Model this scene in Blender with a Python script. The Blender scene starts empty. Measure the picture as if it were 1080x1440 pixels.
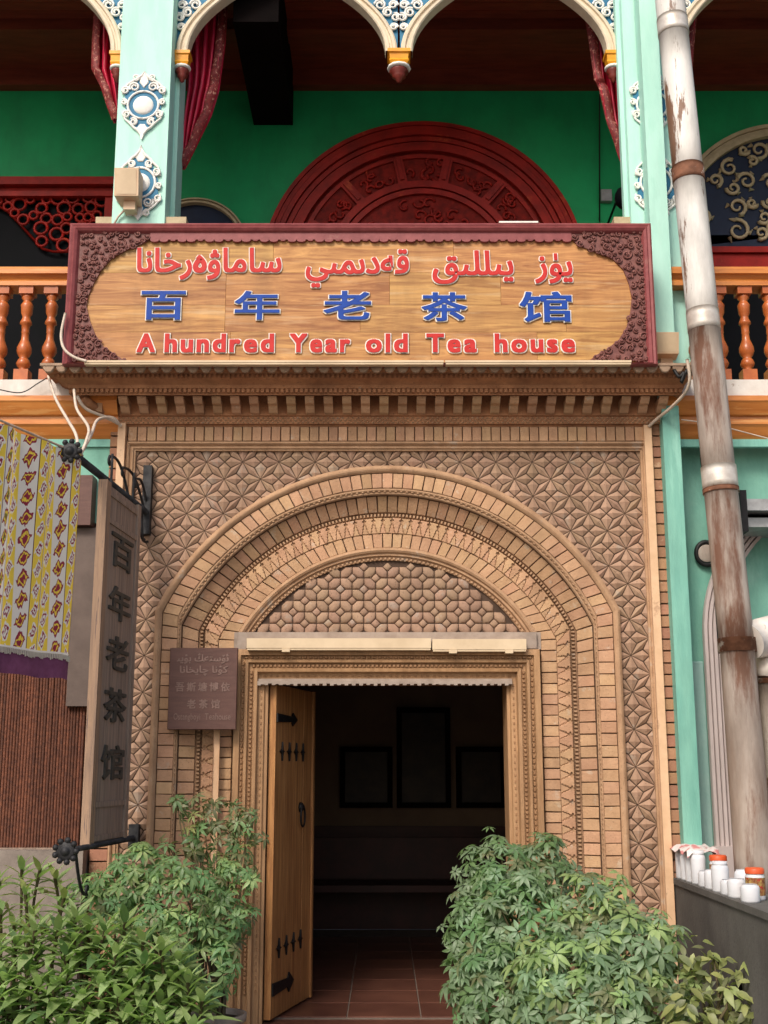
import bpy, math, random
from math import sin, cos, pi, radians, asin, sqrt, atan2
from mathutils import Vector, Matrix
random.seed(7)
sc = bpy.context.scene
COL = sc.collection
# ------------------------------------------------------------------ camera, world, sun, exposure
CAM_D, CAM_H, PITCH, FPX = 7.6, 1.6, radians(12.2), 1690.0
cd = bpy.data.cameras.new('camera'); cam = bpy.data.objects.new('camera', cd); COL.objects.link(cam)
cam.location = (0, -CAM_D, CAM_H); cam.rotation_euler = (radians(90) + PITCH, 0, 0)
cd.sensor_fit = 'VERTICAL'; cd.sensor_height = 36; cd.lens = FPX / 1440 * 36
cd.clip_start = .05; cd.clip_end = 400
sc.camera = cam
SUN_EL, SUN_AZ = radians(42), radians(-24)      # azimuth measured from straight behind the camera, towards the left
wd = bpy.data.worlds.new('World'); sc.world = wd; wd.use_nodes = True
nt = wd.node_tree; nt.nodes.clear()
sky = nt.nodes.new('ShaderNodeTexSky'); sky.sky_type = 'NISHITA'; sky.sun_disc = False
sky.sun_elevation = SUN_EL; sky.sun_rotation = pi - SUN_AZ
sky.air_density = 1.0; sky.dust_density = 4.0; sky.ozone_density = .6
bg = nt.nodes.new('ShaderNodeBackground'); bg.inputs[1].default_value = .12
wo = nt.nodes.new('ShaderNodeOutputWorld')
nt.links.new(sky.outputs[0], bg.inputs[0]); nt.links.new(bg.outputs[0], wo.inputs[0])
sl = bpy.data.lights.new('sun', 'SUN'); sl.energy = 1.7; sl.angle = radians(16); sl.color = (1, .93, .84)
so = bpy.data.objects.new('sun', sl); COL.objects.link(so)
sdir = Vector((sin(SUN_AZ) * cos(SUN_EL), -cos(SUN_AZ) * cos(SUN_EL), sin(SUN_EL)))   # towards the sun
so.rotation_euler = sdir.to_track_quat('Z', 'Y').to_euler(); so.location = (0, -4, 8)
vs = sc.view_settings; vs.view_transform = 'Standard'; vs.look = 'None'; vs.gamma = 1; vs.use_curve_mapping = False
vs.exposure = .52

# ------------------------------------------------------------------ helpers
def W(px, py, Y):
    """photo reading -> point of the vertical plane at depth Y"""
    x = (px - 540) / FPX; y = (720 - py) / FPX
    fw = cos(PITCH) - y * sin(PITCH); up = sin(PITCH) + y * cos(PITCH)
    t = (Y + CAM_D) / fw
    return Vector((x * t, Y, CAM_H + up * t))
def X(px, py, Y): return W(px, py, Y).x
def Z(py, Y): return W(540, py, Y).z

class MB:
    def __init__(s): s.v = []; s.f = []; s.m = []; s.s = []; s.uv = None
    def add(s, vs, fs, mi=0, sm=False):
        o = len(s.v); s.v += [tuple(a) for a in vs]
        for f in fs: s.f.append(tuple(i + o for i in f)); s.m.append(mi); s.s.append(sm)
        return s
    def box(s, x0, x1, y0, y1, z0, z1, mi=0):
        vs = [(x, y, z) for x in (x0, x1) for y in (y0, y1) for z in (z0, z1)]
        return s.add(vs, [(0, 1, 3, 2), (4, 6, 7, 5), (0, 4, 5, 1), (2, 3, 7, 6), (0, 2, 6, 4), (1, 5, 7, 3)], mi)
    def prism(s, pts, yf, yb, b=0.0, mi=0):
        """polygon in x,z extruded from the front yf (scalar or list) to the back yb, front edge bevelled by b"""
        n = len(pts); yf = yf if isinstance(yf, (list, tuple)) else [yf] * n
        cx = sum(p[0] for p in pts) / n; cz = sum(p[1] for p in pts) / n
        vs = [(p[0], yb, p[1]) for p in pts]
        fs = []
        if b > 0:
            vs += [(p[0], yf[i] + b, p[1]) for i, p in enumerate(pts)]
            for i, p in enumerate(pts):
                dx, dz = cx - p[0], cz - p[1]; L = max(1e-6, sqrt(dx * dx + dz * dz)); k = min(.4, b * 1.3 / L)
                vs.append((p[0] + dx * k, yf[i], p[1] + dz * k))
            rings = 2
        else:
            vs += [(p[0], yf[i], p[1]) for i, p in enumerate(pts)]; rings = 1
        for r in range(rings):
            for i in range(n):
                j = (i + 1) % n
                fs.append((r * n + i, r * n + j, (r + 1) * n + j, (r + 1) * n + i))
        fs.append(tuple(rings * n + i for i in range(n)))
        return s.add(vs, fs, mi)
    def grid(s, rows, mi=0, sm=True, closed=False):
        n = len(rows[0]); o = []
        for r in rows: o += list(r)
        fs = []
        for i in range(len(rows) - 1):
            for j in range(n - (0 if closed else 1)):
                k = (j + 1) % n
                fs.append((i * n + j, i * n + k, (i + 1) * n + k, (i + 1) * n + j))
        return s.add(o, fs, mi, sm)
    def tube(s, pts, r, n=6, mi=0, sm=True, cap=True, flat=1.0):
        pts = [Vector(p) for p in pts]; N = len(pts); rr = r if isinstance(r, (list, tuple)) else [r] * N
        T = (pts[1] - pts[0]).normalized()
        up = Vector((0, 1, 0)) if abs(T.y) < .8 else Vector((0, 0, 1))
        A = T.cross(up).normalized(); rows = []
        for i in range(N):
            t = (pts[min(i + 1, N - 1)] - pts[max(i - 1, 0)])
            if t.length > 1e-9: T = t.normalized()
            A = (A - T * A.dot(T)).normalized(); B = T.cross(A)
            rows.append([pts[i] + (A * cos(2 * pi * k / n) + B * sin(2 * pi * k / n) * flat) * rr[i] for k in range(n)])
        o = len(s.v); s.grid(rows, mi, sm, True)
        if cap:
            s.f.append(tuple(o + k for k in range(n))); s.m.append(mi); s.s.append(False)
            s.f.append(tuple(o + (N - 1) * n + k for k in range(n))); s.m.append(mi); s.s.append(False)
        return s
    def lathe(s, prof, c, n=16, mi=0, sm=True, sq=False, axis=None):
        rows = []
        M = axis if axis else Matrix.Identity(3)
        for r, z in prof:
            rows.append([Vector(c) + M @ Vector((r * cos(2 * pi * k / n + (pi / 4 if sq else 0)), r * sin(2 * pi * k / n + (pi / 4 if sq else 0)), z)) for k in range(n)])
        s.grid(rows, mi, sm, True)
        return s
    def mesh(s, name, mats):
        me = bpy.data.meshes.new(name); me.from_pydata(s.v, [], s.f)
        for m in (mats if isinstance(mats, (list, tuple)) else [mats]): me.materials.append(m)
        me.polygons.foreach_set('material_index', s.m); me.polygons.foreach_set('use_smooth', s.s)
        if s.uv:
            ul = me.uv_layers.new(name='UVMap')
            for lp in me.loops: ul.data[lp.index].uv = s.uv[lp.vertex_index]
        me.update(); return me

def thing(name, label, cat, loc=(0, 0, 0), group=None, rz=0):
    o = bpy.data.objects.new(name, None); COL.objects.link(o); o.empty_display_size = .1
    o.location = loc; o.rotation_euler = (0, 0, rz); o['label'] = label; o['category'] = cat
    if group: o['group'] = group
    return o
def wofs(o):
    v = Vector((0, 0, 0))
    while o is not None: v += o.location; o = o.parent
    return v
def part(name, mb, mats, parent=None, world=True, label=None, kind=None):
    """world: the mesh is written in world coordinates; otherwise in the parent's own"""
    me = mb if isinstance(mb, bpy.types.Mesh) else mb.mesh(name, mats)
    o = bpy.data.objects.new(name, me); COL.objects.link(o)
    if parent is not None:
        o.parent = parent
        if world: me.transform(Matrix.Translation(-wofs(parent)))
    if label: o['label'] = label
    if kind: o['kind'] = kind
    return o
def inst(name, me, parent, loc, rot=(0, 0, 0), scale=None):
    o = bpy.data.objects.new(name, me); COL.objects.link(o); o.parent = parent
    o.location = Vector(loc) - wofs(parent); o.rotation_euler = rot
    if scale: o.scale = scale
    return o
def single(name, mb, mats, label, cat, group=None):
    me = mb.mesh(name, mats); o = bpy.data.objects.new(name, me); COL.objects.link(o)
    c = sum((v.co for v in me.vertices), Vector()) / len(me.vertices); zl = min(v.co.z for v in me.vertices); c.z = zl
    me.transform(Matrix.Translation(-c)); o.location = c
    o['label'] = label; o['category'] = cat
    if group: o['group'] = group
    return o
def struct(name, mb, mats, kind='structure'):
    me = mb.mesh(name, mats); o = bpy.data.objects.new(name, me); COL.objects.link(o); o['kind'] = kind
    return o

# ------------------------------------------------------------------ materials
def S(r, g, b):
    f = lambda c: (c / 255 / 12.92) if c / 255 <= .04045 else ((c / 255 + .055) / 1.055) ** 2.4
    return (f(r), f(g), f(b))
def mat(name, c1, c2=None, scale=8, rough=.8, bump=.15, rnd=0.0, metal=0.0, stretch=(1, 1, 1), bscale=60, c3=None, c3s=3, c3t=.62, spec=.35, hue=0.0, lo=.35, hi=.65, detail=6, dist=0.0, coat=0, c3w=.05, bdist=.004, grime=0):
    m = bpy.data.materials.new(name); m.use_nodes = True; t = m.node_tree; N = t.nodes; L = t.links
    b = N['Principled BSDF']; b.inputs['Roughness'].default_value = rough; b.inputs['Metallic'].default_value = metal
    b.inputs['Specular IOR Level'].default_value = spec
    if coat: b.inputs['Coat Weight'].default_value = coat; b.inputs['Coat Roughness'].default_value = .15
    g = N.new('ShaderNodeNewGeometry'); mp = N.new('ShaderNodeMapping'); mp.inputs['Scale'].default_value = stretch
    L.new(g.outputs['Position'], mp.inputs[0])
    if rnd or hue:
        oi = N.new('ShaderNodeObjectInfo')
        va = N.new('ShaderNodeVectorMath'); va.operation = 'SCALE'; va.inputs[0].default_value = (13, 7, 5); L.new(oi.outputs['Random'], va.inputs['Scale'])
        vb = N.new('ShaderNodeVectorMath'); L.new(g.outputs['Position'], vb.inputs[0]); L.new(va.outputs[0], vb.inputs[1]); L.new(vb.outputs[0], mp.inputs[0])
    n1 = N.new('ShaderNodeTexNoise'); n1.inputs['Scale'].default_value = scale; n1.inputs['Detail'].default_value = detail; n1.inputs['Roughness'].default_value = .62
    n1.inputs['Distortion'].default_value = dist
    L.new(mp.outputs[0], n1.inputs['Vector'])
    rp = N.new('ShaderNodeValToRGB'); rp.color_ramp.elements[0].position = lo; rp.color_ramp.elements[1].position = hi
    c2 = c2 or tuple(x * .7 for x in c1)
    rp.color_ramp.elements[0].color = (*c2, 1); rp.color_ramp.elements[1].color = (*c1, 1)
    L.new(n1.outputs[0], rp.inputs[0]); out = rp.outputs[0]
    if c3:
        n3 = N.new('ShaderNodeTexNoise'); n3.inputs['Scale'].default_value = c3s; n3.inputs['Detail'].default_value = 8; n3.inputs['Roughness'].default_value = .7
        L.new(mp.outputs[0], n3.inputs['Vector'])
        r3 = N.new('ShaderNodeValToRGB'); r3.color_ramp.elements[0].position = c3t; r3.color_ramp.elements[1].position = c3t + c3w
        L.new(n3.outputs[0], r3.inputs[0]); mx = N.new('ShaderNodeMix'); mx.data_type = 'RGBA'
        L.new(r3.outputs[0], mx.inputs[0]); L.new(out, mx.inputs[6]); mx.inputs[7].default_value = (*c3, 1); out = mx.outputs[2]
    if rnd or hue:
        hs = N.new('ShaderNodeHueSaturation')
        mr = N.new('ShaderNodeMapRange'); mr.inputs[3].default_value = 1 - rnd; mr.inputs[4].default_value = 1 + rnd; L.new(oi.outputs['Random'], mr.inputs[0]); L.new(mr.outputs[0], hs.inputs['Value'])
        if hue:
            ml = N.new('ShaderNodeMath'); ml.operation = 'MULTIPLY'; ml.inputs[1].default_value = 7.31; L.new(oi.outputs['Random'], ml.inputs[0])
            fr = N.new('ShaderNodeMath'); fr.operation = 'FRACT'; L.new(ml.outputs[0], fr.inputs[0])
            m2 = N.new('ShaderNodeMapRange'); m2.inputs[3].default_value = .5 - hue; m2.inputs[4].default_value = .5 + hue; L.new(fr.outputs[0], m2.inputs[0]); L.new(m2.outputs[0], hs.inputs['Hue'])
        L.new(out, hs.inputs['Color']); out = hs.outputs[0]
    if grime:
        gm = N.new('ShaderNodeMapping'); gm.inputs['Scale'].default_value = (2.2, 2.2, .55); L.new(g.outputs['Position'], gm.inputs[0])
        g1 = N.new('ShaderNodeTexNoise'); g1.inputs['Scale'].default_value = 1.7; g1.inputs['Detail'].default_value = 9; g1.inputs['Roughness'].default_value = .68; L.new(gm.outputs[0], g1.inputs['Vector'])
        gr = N.new('ShaderNodeMapRange'); gr.inputs[1].default_value = .46; gr.inputs[2].default_value = .70; gr.inputs[3].default_value = 0; gr.inputs[4].default_value = grime; L.new(g1.outputs[0], gr.inputs[0])
        g2 = N.new('ShaderNodeTexNoise'); g2.inputs['Scale'].default_value = 75; g2.inputs['Detail'].default_value = 2; L.new(g.outputs['Position'], g2.inputs['Vector'])
        gs = N.new('ShaderNodeMapRange'); gs.inputs[1].default_value = .62; gs.inputs[2].default_value = .70; gs.inputs[3].default_value = 0; gs.inputs[4].default_value = grime * 1.2 if grime > .28 and rough > .82 else 0; L.new(g2.outputs[0], gs.inputs[0])
        ga = N.new('ShaderNodeMath'); ga.operation = 'MAXIMUM'; L.new(gr.outputs[0], ga.inputs[0]); L.new(gs.outputs[0], ga.inputs[1])
        gx = N.new('ShaderNodeMix'); gx.data_type = 'RGBA'; L.new(ga.outputs[0], gx.inputs[0]); L.new(out, gx.inputs[6]); gx.inputs[7].default_value = (c2[0] * .28 + .01, c2[1] * .27 + .01, c2[2] * .27 + .01, 1); out = gx.outputs[2]
    L.new(out, b.inputs['Base Color'])
    if bump:
        n2 = N.new('ShaderNodeTexNoise'); n2.inputs['Scale'].default_value = bscale; n2.inputs['Detail'].default_value = 5; L.new(mp.outputs[0], n2.inputs['Vector'])
        bp = N.new('ShaderNodeBump'); bp.inputs['Strength'].default_value = bump; bp.inputs['Distance'].default_value = bdist
        L.new(n2.outputs[0], bp.inputs['Height']); L.new(bp.outputs[0], b.inputs['Normal'])
    return m
M = {}
M['brick'] = mat('tan_brick', (.53, .325, .192), (.42, .245, .14), 6, .9, .6, rnd=.10, hue=.008, grime=.30, c3=(.50, .36, .25), c3s=9, c3t=.6, bdist=.006)
M['brick_red'] = mat('reddish_brick', (.40, .21, .125), (.33, .165, .10), 6, .9, .5, rnd=.13, hue=.014, grime=.35, c3=(.5, .31, .2), c3s=7, c3t=.6)
M['mortar'] = mat('mortar_joint', (.13, .075, .045), (.08, .045, .028), 12, .95, .6)
M['mould'] = mat('clay_moulding', (.47, .295, .175), (.37, .22, .125), 10, .9, .5, grime=.35, c3=(.42, .32, .24), c3s=5, c3t=.6)
M['relief'] = mat('carved_relief_clay', (.38, .245, .168), (.29, .185, .12), 5, .92, .6, rnd=.08, hue=.008, grime=.35, c3=(.34, .26, .2), c3s=6, c3t=.58)
M['relief_joint'] = mat('relief_joint', (.085, .052, .036), (.05, .03, .02), 12, .95, .5)
M['cornice'] = mat('cornice_clay', (.47, .225, .11), (.33, .145, .07), 8, .9, .5, grime=.45, c3=(.38, .27, .19), c3s=4, c3t=.64)
M['scallop'] = mat('grey_scallop_clay', (.38, .27, .19), (.24, .16, .11), 10, .9, .4, rnd=.12)
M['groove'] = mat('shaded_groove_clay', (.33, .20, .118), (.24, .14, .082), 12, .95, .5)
M['concrete'] = mat('grey_render', (.37, .30, .25), (.28, .22, .18), 12, .95, .4)
M['oak'] = mat('carved_door_wood', (.45, .265, .135), (.33, .18, .085), 7, .6, .35, grime=.4, stretch=(6, 6, .6), c3=(.22, .11, .05), c3s=5, c3t=.66)
M['oakh'] = mat('carved_lintel_wood', (.45, .24, .10), (.30, .15, .06), 7, .6, .35, stretch=(.6, 6, 6), c3=(.2, .1, .045), c3s=5, c3t=.66)
M['oak_bead'] = mat('carved_wood_bead', (.36, .20, .10), (.25, .13, .06), 9, .7, .2)
M['pine'] = mat('door_pine', (.46, .23, .085), (.24, .10, .035), 5, .5, .3, stretch=(7, 7, .45), rnd=.12, c3=(.17, .075, .03), c3s=4, c3t=.66, c3w=.12, dist=.6)
M['iron'] = mat('black_iron', (.022, .021, .022), (.012, .011, .012), 30, .55, .3, metal=.5)
M['dark_iron'] = mat('weathered_iron', (.05, .05, .052), (.022, .022, .024), 20, .6, .4, metal=.6)
M['maroon'] = mat('maroon_paint', (.27, .07, .07), (.20, .045, .047), 14, .5, .25, stretch=(1, 1, 1), c3=(.26, .09, .08), c3s=6, c3t=.62)
M['maroon_carve'] = mat('maroon_carving', (.21, .08, .066), (.13, .042, .036), 25, .55, .3)
M['sign_wood'] = mat('varnished_sign_wood', (.58, .31, .10), (.30, .125, .036), 3.6, .55, .15, stretch=(.5, 4, 6), rnd=.10, hue=.01, c3=(.56, .37, .19), c3s=2.2, c3t=.54, c3w=.15, dist=1.6, grime=.28)
M['letter_red'] = mat('red_letter_face', (.54, .034, .03), (.45, .024, .022), 20, .5, .05, spec=.2)
M['letter_blue'] = mat('blue_letter_face', (.010, .060, .34), (.008, .045, .27), 20, .5, .05, spec=.2)
M['letter_white'] = mat('white_letter_rim', (.82, .78, .72), (.74, .7, .64), 20, .55, .05)
M['cream'] = mat('cream_plastic', (.66, .52, .35), (.56, .43, .28), 6, .5, .05)
M['channel'] = mat('cable_channel_plastic', (.72, .48, .30), (.62, .40, .24), 8, .6, .1, c3=(.5, .31, .19), c3s=4, c3t=.6)
M['beige'] = mat('beige_box', (.68, .50, .33), (.6, .42, .27), 10, .5, .08)
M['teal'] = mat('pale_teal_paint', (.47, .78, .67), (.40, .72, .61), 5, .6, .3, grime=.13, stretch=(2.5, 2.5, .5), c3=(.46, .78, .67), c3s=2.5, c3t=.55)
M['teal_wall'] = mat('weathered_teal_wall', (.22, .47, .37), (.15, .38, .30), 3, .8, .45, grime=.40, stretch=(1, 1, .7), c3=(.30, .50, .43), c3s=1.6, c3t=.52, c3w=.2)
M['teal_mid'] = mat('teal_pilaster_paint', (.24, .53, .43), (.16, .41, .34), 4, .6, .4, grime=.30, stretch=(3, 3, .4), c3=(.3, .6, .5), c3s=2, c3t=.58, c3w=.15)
M['teal_dark'] = mat('dark_teal', (.07, .2, .16), (.05, .1, .08), 5, .85, .4)  # mottled teal, darker than the wall and pilaster paints
M['pale_blue'] = mat('pale_blue_paint', (.36, .52, .48), (.28, .46, .42), 4, .7, .25, grime=.3, c3=(.42, .5, .48), c3s=2)
M['pinkish'] = mat('pinkish_white_moulding', (.56, .47, .45), (.46, .38, .36), 5, .8, .3, grime=.35, stretch=(2, 2, .5))
M['green'] = mat('deep_green_wall', (.008, .37, .125), (.007, .28, .095), 2, .6, .25, grime=.25)
M['redwood'] = mat('dark_red_varnished_wood', (.34, .014, .008), (.19, .008, .005), 6, .5, .15, c3=(.36, .045, .014), c3s=5, c3t=.62, spec=.2)
M['redwood_carve'] = mat('dark_red_carving', (.24, .012, .007), (.11, .006, .004), 18, .6, .2, spec=.15)
M['ceil'] = mat('brown_ceiling_board', (.19, .034, .015), (.12, .02, .009), 6, .5, .15, stretch=(.6, 4, 4), rnd=.12)
M['black'] = mat('black_void_paint', (.006, .004, .004), (.004, .003, .003), 5, .8, 0, spec=.03)
M['glass'] = mat('dark_window_glass', (.006, .006, .008), (.004, .005, .006), 3, .5, 0, spec=.03)
M['navy'] = mat('navy_blue_paint', (.008, .018, .05), (.006, .012, .035), 10, .6, .1)
M['blue'] = mat('blue_ornament_ground', (.03, .19, .33), (.02, .14, .26), 10, .6, .1)
M['white_relief'] = mat('white_plaster_relief', (.86, .85, .80), (.74, .73, .68), 15, .6, .2)
M['cream_relief'] = mat('cream_arch_moulding', (.72, .62, .46), (.62, .52, .38), 15, .6, .2)
M['tan_relief'] = mat('tan_scroll_relief', (.50, .40, .25), (.38, .30, .18), 15, .6, .2)
M['amber'] = mat('amber_capital_paint', (.80, .36, .02), (.66, .25, .01), 12, .4, .1)
M['pendant_red'] = mat('dark_red_pendant', (.2, .03, .02), (.12, .015, .01), 12, .4, .2)
M['orange'] = mat('orange_varnished_wood', (.68, .26, .06), (.50, .16, .03), 4, .35, .15, stretch=(.6, 5, 5), c3=(.66, .30, .09), c3s=3, c3t=.58, rnd=.06, coat=.2)
M['baluster'] = mat('turned_orange_wood', (.46, .125, .03), (.34, .08, .018), 10, .35, .1, rnd=.1, coat=.2)
M['slab'] = mat('white_ledge_paint', (.76, .72, .66), (.62, .56, .5), 6, .7, .3, grime=.3, c3=(.36, .27, .2), c3s=5, c3t=.62)
M['velvet'] = mat('crimson_velvet', (.74, .018, .075), (.40, .007, .032), 14, .45, .1, stretch=(3, 3, .5), spec=.6)
M['velvet_trim'] = mat('patterned_curtain_trim', (.24, .02, .02), (.10, .01, .01), 60, .6, .4, c3=(.5, .22, .16), c3s=34, c3t=.56)
M['grey_wall'] = mat('grey_brown_render', (.15, .115, .10), (.11, .085, .075), 5, .95, .4)
M['bamboo'] = mat('red_brown_slat', (.125, .042, .020), (.06, .020, .011), 12, .7, .3, stretch=(1, 1, 3), rnd=.3)
M['stone'] = mat('grey_stone_ledge', (.26, .22, .19), (.18, .15, .13), 8, .9, .5)
M['oldwood'] = mat('weathered_grey_wood', (.36, .275, .22), (.22, .165, .13), 5, .85, .5, stretch=(8, 8, .4), c3=(.40, .27, .17), c3s=5, c3t=.56, c3w=.15)
M['oldwood_light'] = mat('worn_pale_wood', (.42, .27, .17), (.22, .15, .11), 5, .8, .4, stretch=(8, 8, .5), c3=(.17, .12, .10), c3s=5, c3t=.58)
M['ink'] = mat('black_carved_ink', (.075, .072, .06), (.04, .038, .034), 20, .7, .2)
M['plaque'] = mat('brown_bronze_plaque', (.125, .062, .05), (.095, .046, .038), 8, .45, .25, metal=.15, stretch=(1, 1, 8))
M['plaque_text'] = mat('raised_plaque_text', (.24, .15, .125), (.18, .11, .09), 20, .5, .1)
M['pipe'] = mat('flaking_white_pipe_paint', (.76, .74, .70), (.60, .57, .52), 4, .5, .35, stretch=(1.6, 1.6, .22), c3=(.19, .10, .06), c3s=4.2, c3t=.58, c3w=.03, grime=.5)
M['pipe_low'] = mat('dirty_grey_pipe_paint', (.46, .40, .35), (.28, .21, .165), 4, .65, .4, stretch=(1.5, 1.5, .25), grime=.5, c3=(.17, .08, .05), c3s=3.2, c3t=.50, c3w=.10)
M['pipe_patch'] = mat('rusty_cream_pipe_paint', (.42, .38, .32), (.25, .20, .165), 5, .75, .5, stretch=(1.3, 1.3, .5), c3=(.17, .10, .065), c3s=4.5, c3t=.56, c3w=.05, grime=.5)
M['rust'] = mat('rusty_collar', (.23, .10, .055), (.13, .055, .03), 14, .8, .5, c3=(.55, .5, .44), c3s=6, c3t=.56)
M['zinc'] = mat('zinc_collar', (.72, .68, .62), (.5, .44, .38), 10, .45, .2, metal=.3, c3=(.3, .17, .1), c3s=9, c3t=.62)
M['cement'] = mat('dark_cement_wall', (.125, .118, .108), (.085, .08, .073), 3, .9, .5, grime=.4, c3=(.12, .115, .105), c3s=2, c3t=.6, c3w=.2)
M['jar'] = mat('milky_white_jar', (.66, .67, .70), (.58, .59, .62), 6, .3, .03, rnd=.06)
M['lid'] = mat('orange_red_lid', (.62, .10, .03), (.5, .07, .02), 12, .4, .05)
M['jar_label'] = mat('jar_fruit_label', (.42, .30, .09), (.14, .02, .012), 60, .5, 0, c3=(.35, .02, .02), c3s=45, c3t=.54)
M['wrap'] = mat('white_and_pink_wrap', (.72, .66, .64), (.58, .22, .22), 12, .5, .4, lo=.42, hi=.5)
M['wire'] = mat('white_cable', (.66, .56, .46), (.56, .46, .37), 20, .6, .05)
M['blackwire'] = mat('black_cable', (.01, .01, .01), (.008, .008, .008), 20, .5, 0)
M['paving'] = mat('grey_paving', (.24, .21, .19), (.17, .15, .135), 3, .9, .4)
M['tile'] = mat('red_floor_tile', (.15, .062, .042), (.10, .04, .028), 4, .3, .1, rnd=.08)
M['grout'] = mat('tile_grout', (.20, .16, .13), (.15, .12, .1), 20, .9, .2)
M['room'] = mat('dim_room_plaster', (.22, .15, .10), (.18, .12, .085), 3, .8, .1)
M['dado'] = mat('dark_red_dado', (.07, .018, .015), (.04, .012, .010), 5, .5, .1)
M['picture'] = mat('dim_picture', (.045, .028, .02), (.02, .014, .012), 6, .5, 0)
M['pot'] = mat('pale_clay_pot', (.36, .30, .25), (.25, .2, .165), 8, .85, .4)
M['metal'] = mat('grey_galvanised_metal', (.42, .43, .43), (.28, .28, .28), 10, .45, .2, metal=.4)
M['soil'] = mat('soil', (.04, .028, .02), (.025, .018, .012), 20, .95, .5)
def leafmat(name, c, c2, rnd=.25):
    m = mat(name, c, c2, 9, .42, .25, rnd=rnd, hue=.018, spec=.4, bscale=90)
    b = m.node_tree.nodes['Principled BSDF']
    tr = m.node_tree.nodes.new('ShaderNodeBsdfTranslucent'); tr.inputs[0].default_value = (c[0] * 1.3, c[1] * 1.6, c[2] * .8, 1)
    mx = m.node_tree.nodes.new('ShaderNodeMixShader'); mx.inputs[0].default_value = .33
    o = m.node_tree.nodes['Material Output']
    m.node_tree.links.new(b.outputs[0], mx.inputs[1]); m.node_tree.links.new(tr.outputs[0], mx.inputs[2]); m.node_tree.links.new(mx.outputs[0], o.inputs[0])
    return m
M['leaf_a'] = leafmat('grey_green_leaf', (.24, .33, .20), (.16, .25, .14))
M['leaf_b'] = leafmat('mid_green_leaf', (.17, .28, .12), (.11, .20, .08))
M['leaf_c'] = leafmat('light_green_leaf', (.31, .41, .17), (.21, .31, .12))
M['leaf_d'] = leafmat('faded_green_leaf', (.20, .215, .11), (.13, .15, .07))
M['leaf_e'] = leafmat('yellow_green_leaf', (.30, .33, .12), (.22, .26, .10))
M['leaf_f'] = leafmat('pale_shrub_leaf', (.40, .50, .24), (.27, .37, .15))
M['stem'] = mat('green_brown_stem', (.11, .09, .04), (.07, .055, .03), 20, .8, .2)
def cloth_mat():
    m = bpy.data.materials.new('ikat_cloth'); m.use_nodes = True; t = m.node_tree; N = t.nodes; L = t.links
    b = N['Principled BSDF']; b.inputs['Roughness'].default_value = .75
    uv = N.new('ShaderNodeUVMap'); sp = N.new('ShaderNodeSeparateXYZ'); L.new(uv.outputs[0], sp.inputs[0])
    def mth(op, a, b_=None, c_=None):
        n = N.new('ShaderNodeMath'); n.operation = op
        for i, q in enumerate((a, b_, c_)):
            if q is None: continue
            if isinstance(q, (int, float)): n.inputs[i].default_value = q
            else: L.new(q, n.inputs[i])
        return n.outputs[0]
    nz = N.new('ShaderNodeTexNoise'); nz.inputs['Scale'].default_value = 60; nz.inputs['Detail'].default_value = 3
    mpp = N.new('ShaderNodeMapping'); mpp.inputs['Scale'].default_value = (1.6, .25, 1); L.new(uv.outputs[0], mpp.inputs[0]); L.new(mpp.outputs[0], nz.inputs['Vector'])
    u = mth('MULTIPLY', sp.outputs[0], 21.0)
    v0 = mth('MULTIPLY', sp.outputs[1], 10.5)
    v = mth('ADD', v0, mth('MULTIPLY', nz.outputs[0], .8))
    col = mth('FLOOR', u); fu = mth('FRACT', u)
    v = mth('ADD', v, mth('MULTIPLY', fu, -.55))
    fv = mth('FRACT', mth('ADD', v, mth('MULTIPLY', col, .37)))
    du = mth('ABSOLUTE', mth('SUBTRACT', fu, .5)); dv = mth('ABSOLUTE', mth('SUBTRACT', fv, .5))
    d = mth('ADD', mth('MULTIPLY', du, 1.1), dv)
    odd = mth('GREATER_THAN', mth('MODULO', mth('ADD', col, mth('FLOOR', mth('DIVIDE', col, 4.0))), 3.0), 1.5); third = mth('GREATER_THAN', mth('MODULO', col, 3.0), 1.5)
    def mix(f, a, c):
        n = N.new('ShaderNodeMix'); n.data_type = 'RGBA'; L.new(f, n.inputs[0])
        for i, q in ((6, a), (7, c)):
            if isinstance(q, tuple): n.inputs[i].default_value = (*q, 1)
            else: L.new(q, n.inputs[i])
        return n.outputs[2]
    YEL, WHT, RED, GRN, DRK = (.90, .66, .08), (.84, .80, .74), (.30, .03, .06), (.16, .2, .05), (.09, .02, .03)
    ground = mix(odd, YEL, WHT)
    ring = mix(odd, WHT, RED)
    core = mix(third, RED, GRN)
    c = mix(mth('LESS_THAN', d, .46), ground, ring)
    c = mix(mth('LESS_THAN', d, .33), c, mix(odd, RED, YEL))
    c = mix(mth('LESS_THAN', d, .22), c, mix(odd, WHT, core))
    c = mix(mth('LESS_THAN', d, .10), c, RED)
    c = mix(mth('GREATER_THAN', du, .45), c, mix(third, WHT, DRK))
    c = mix(mth('LESS_THAN', sp.outputs[1], .02), c, WHT)
    L.new(c, b.inputs['Base Color'])
    tr = N.new('ShaderNodeBsdfTranslucent'); L.new(c, tr.inputs[0]); mx = N.new('ShaderNodeMixShader'); mx.inputs[0].default_value = .5
    L.new(b.outputs[0], mx.inputs[1]); L.new(tr.outputs[0], mx.inputs[2]); L.new(mx.outputs[0], N['Material Output'].inputs[0])
    return m
M['cloth'] = cloth_mat()
M['hem'] = mat('purple_hem', (.20, .06, .14), (.15, .04, .10), 20, .8, .3)

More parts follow.
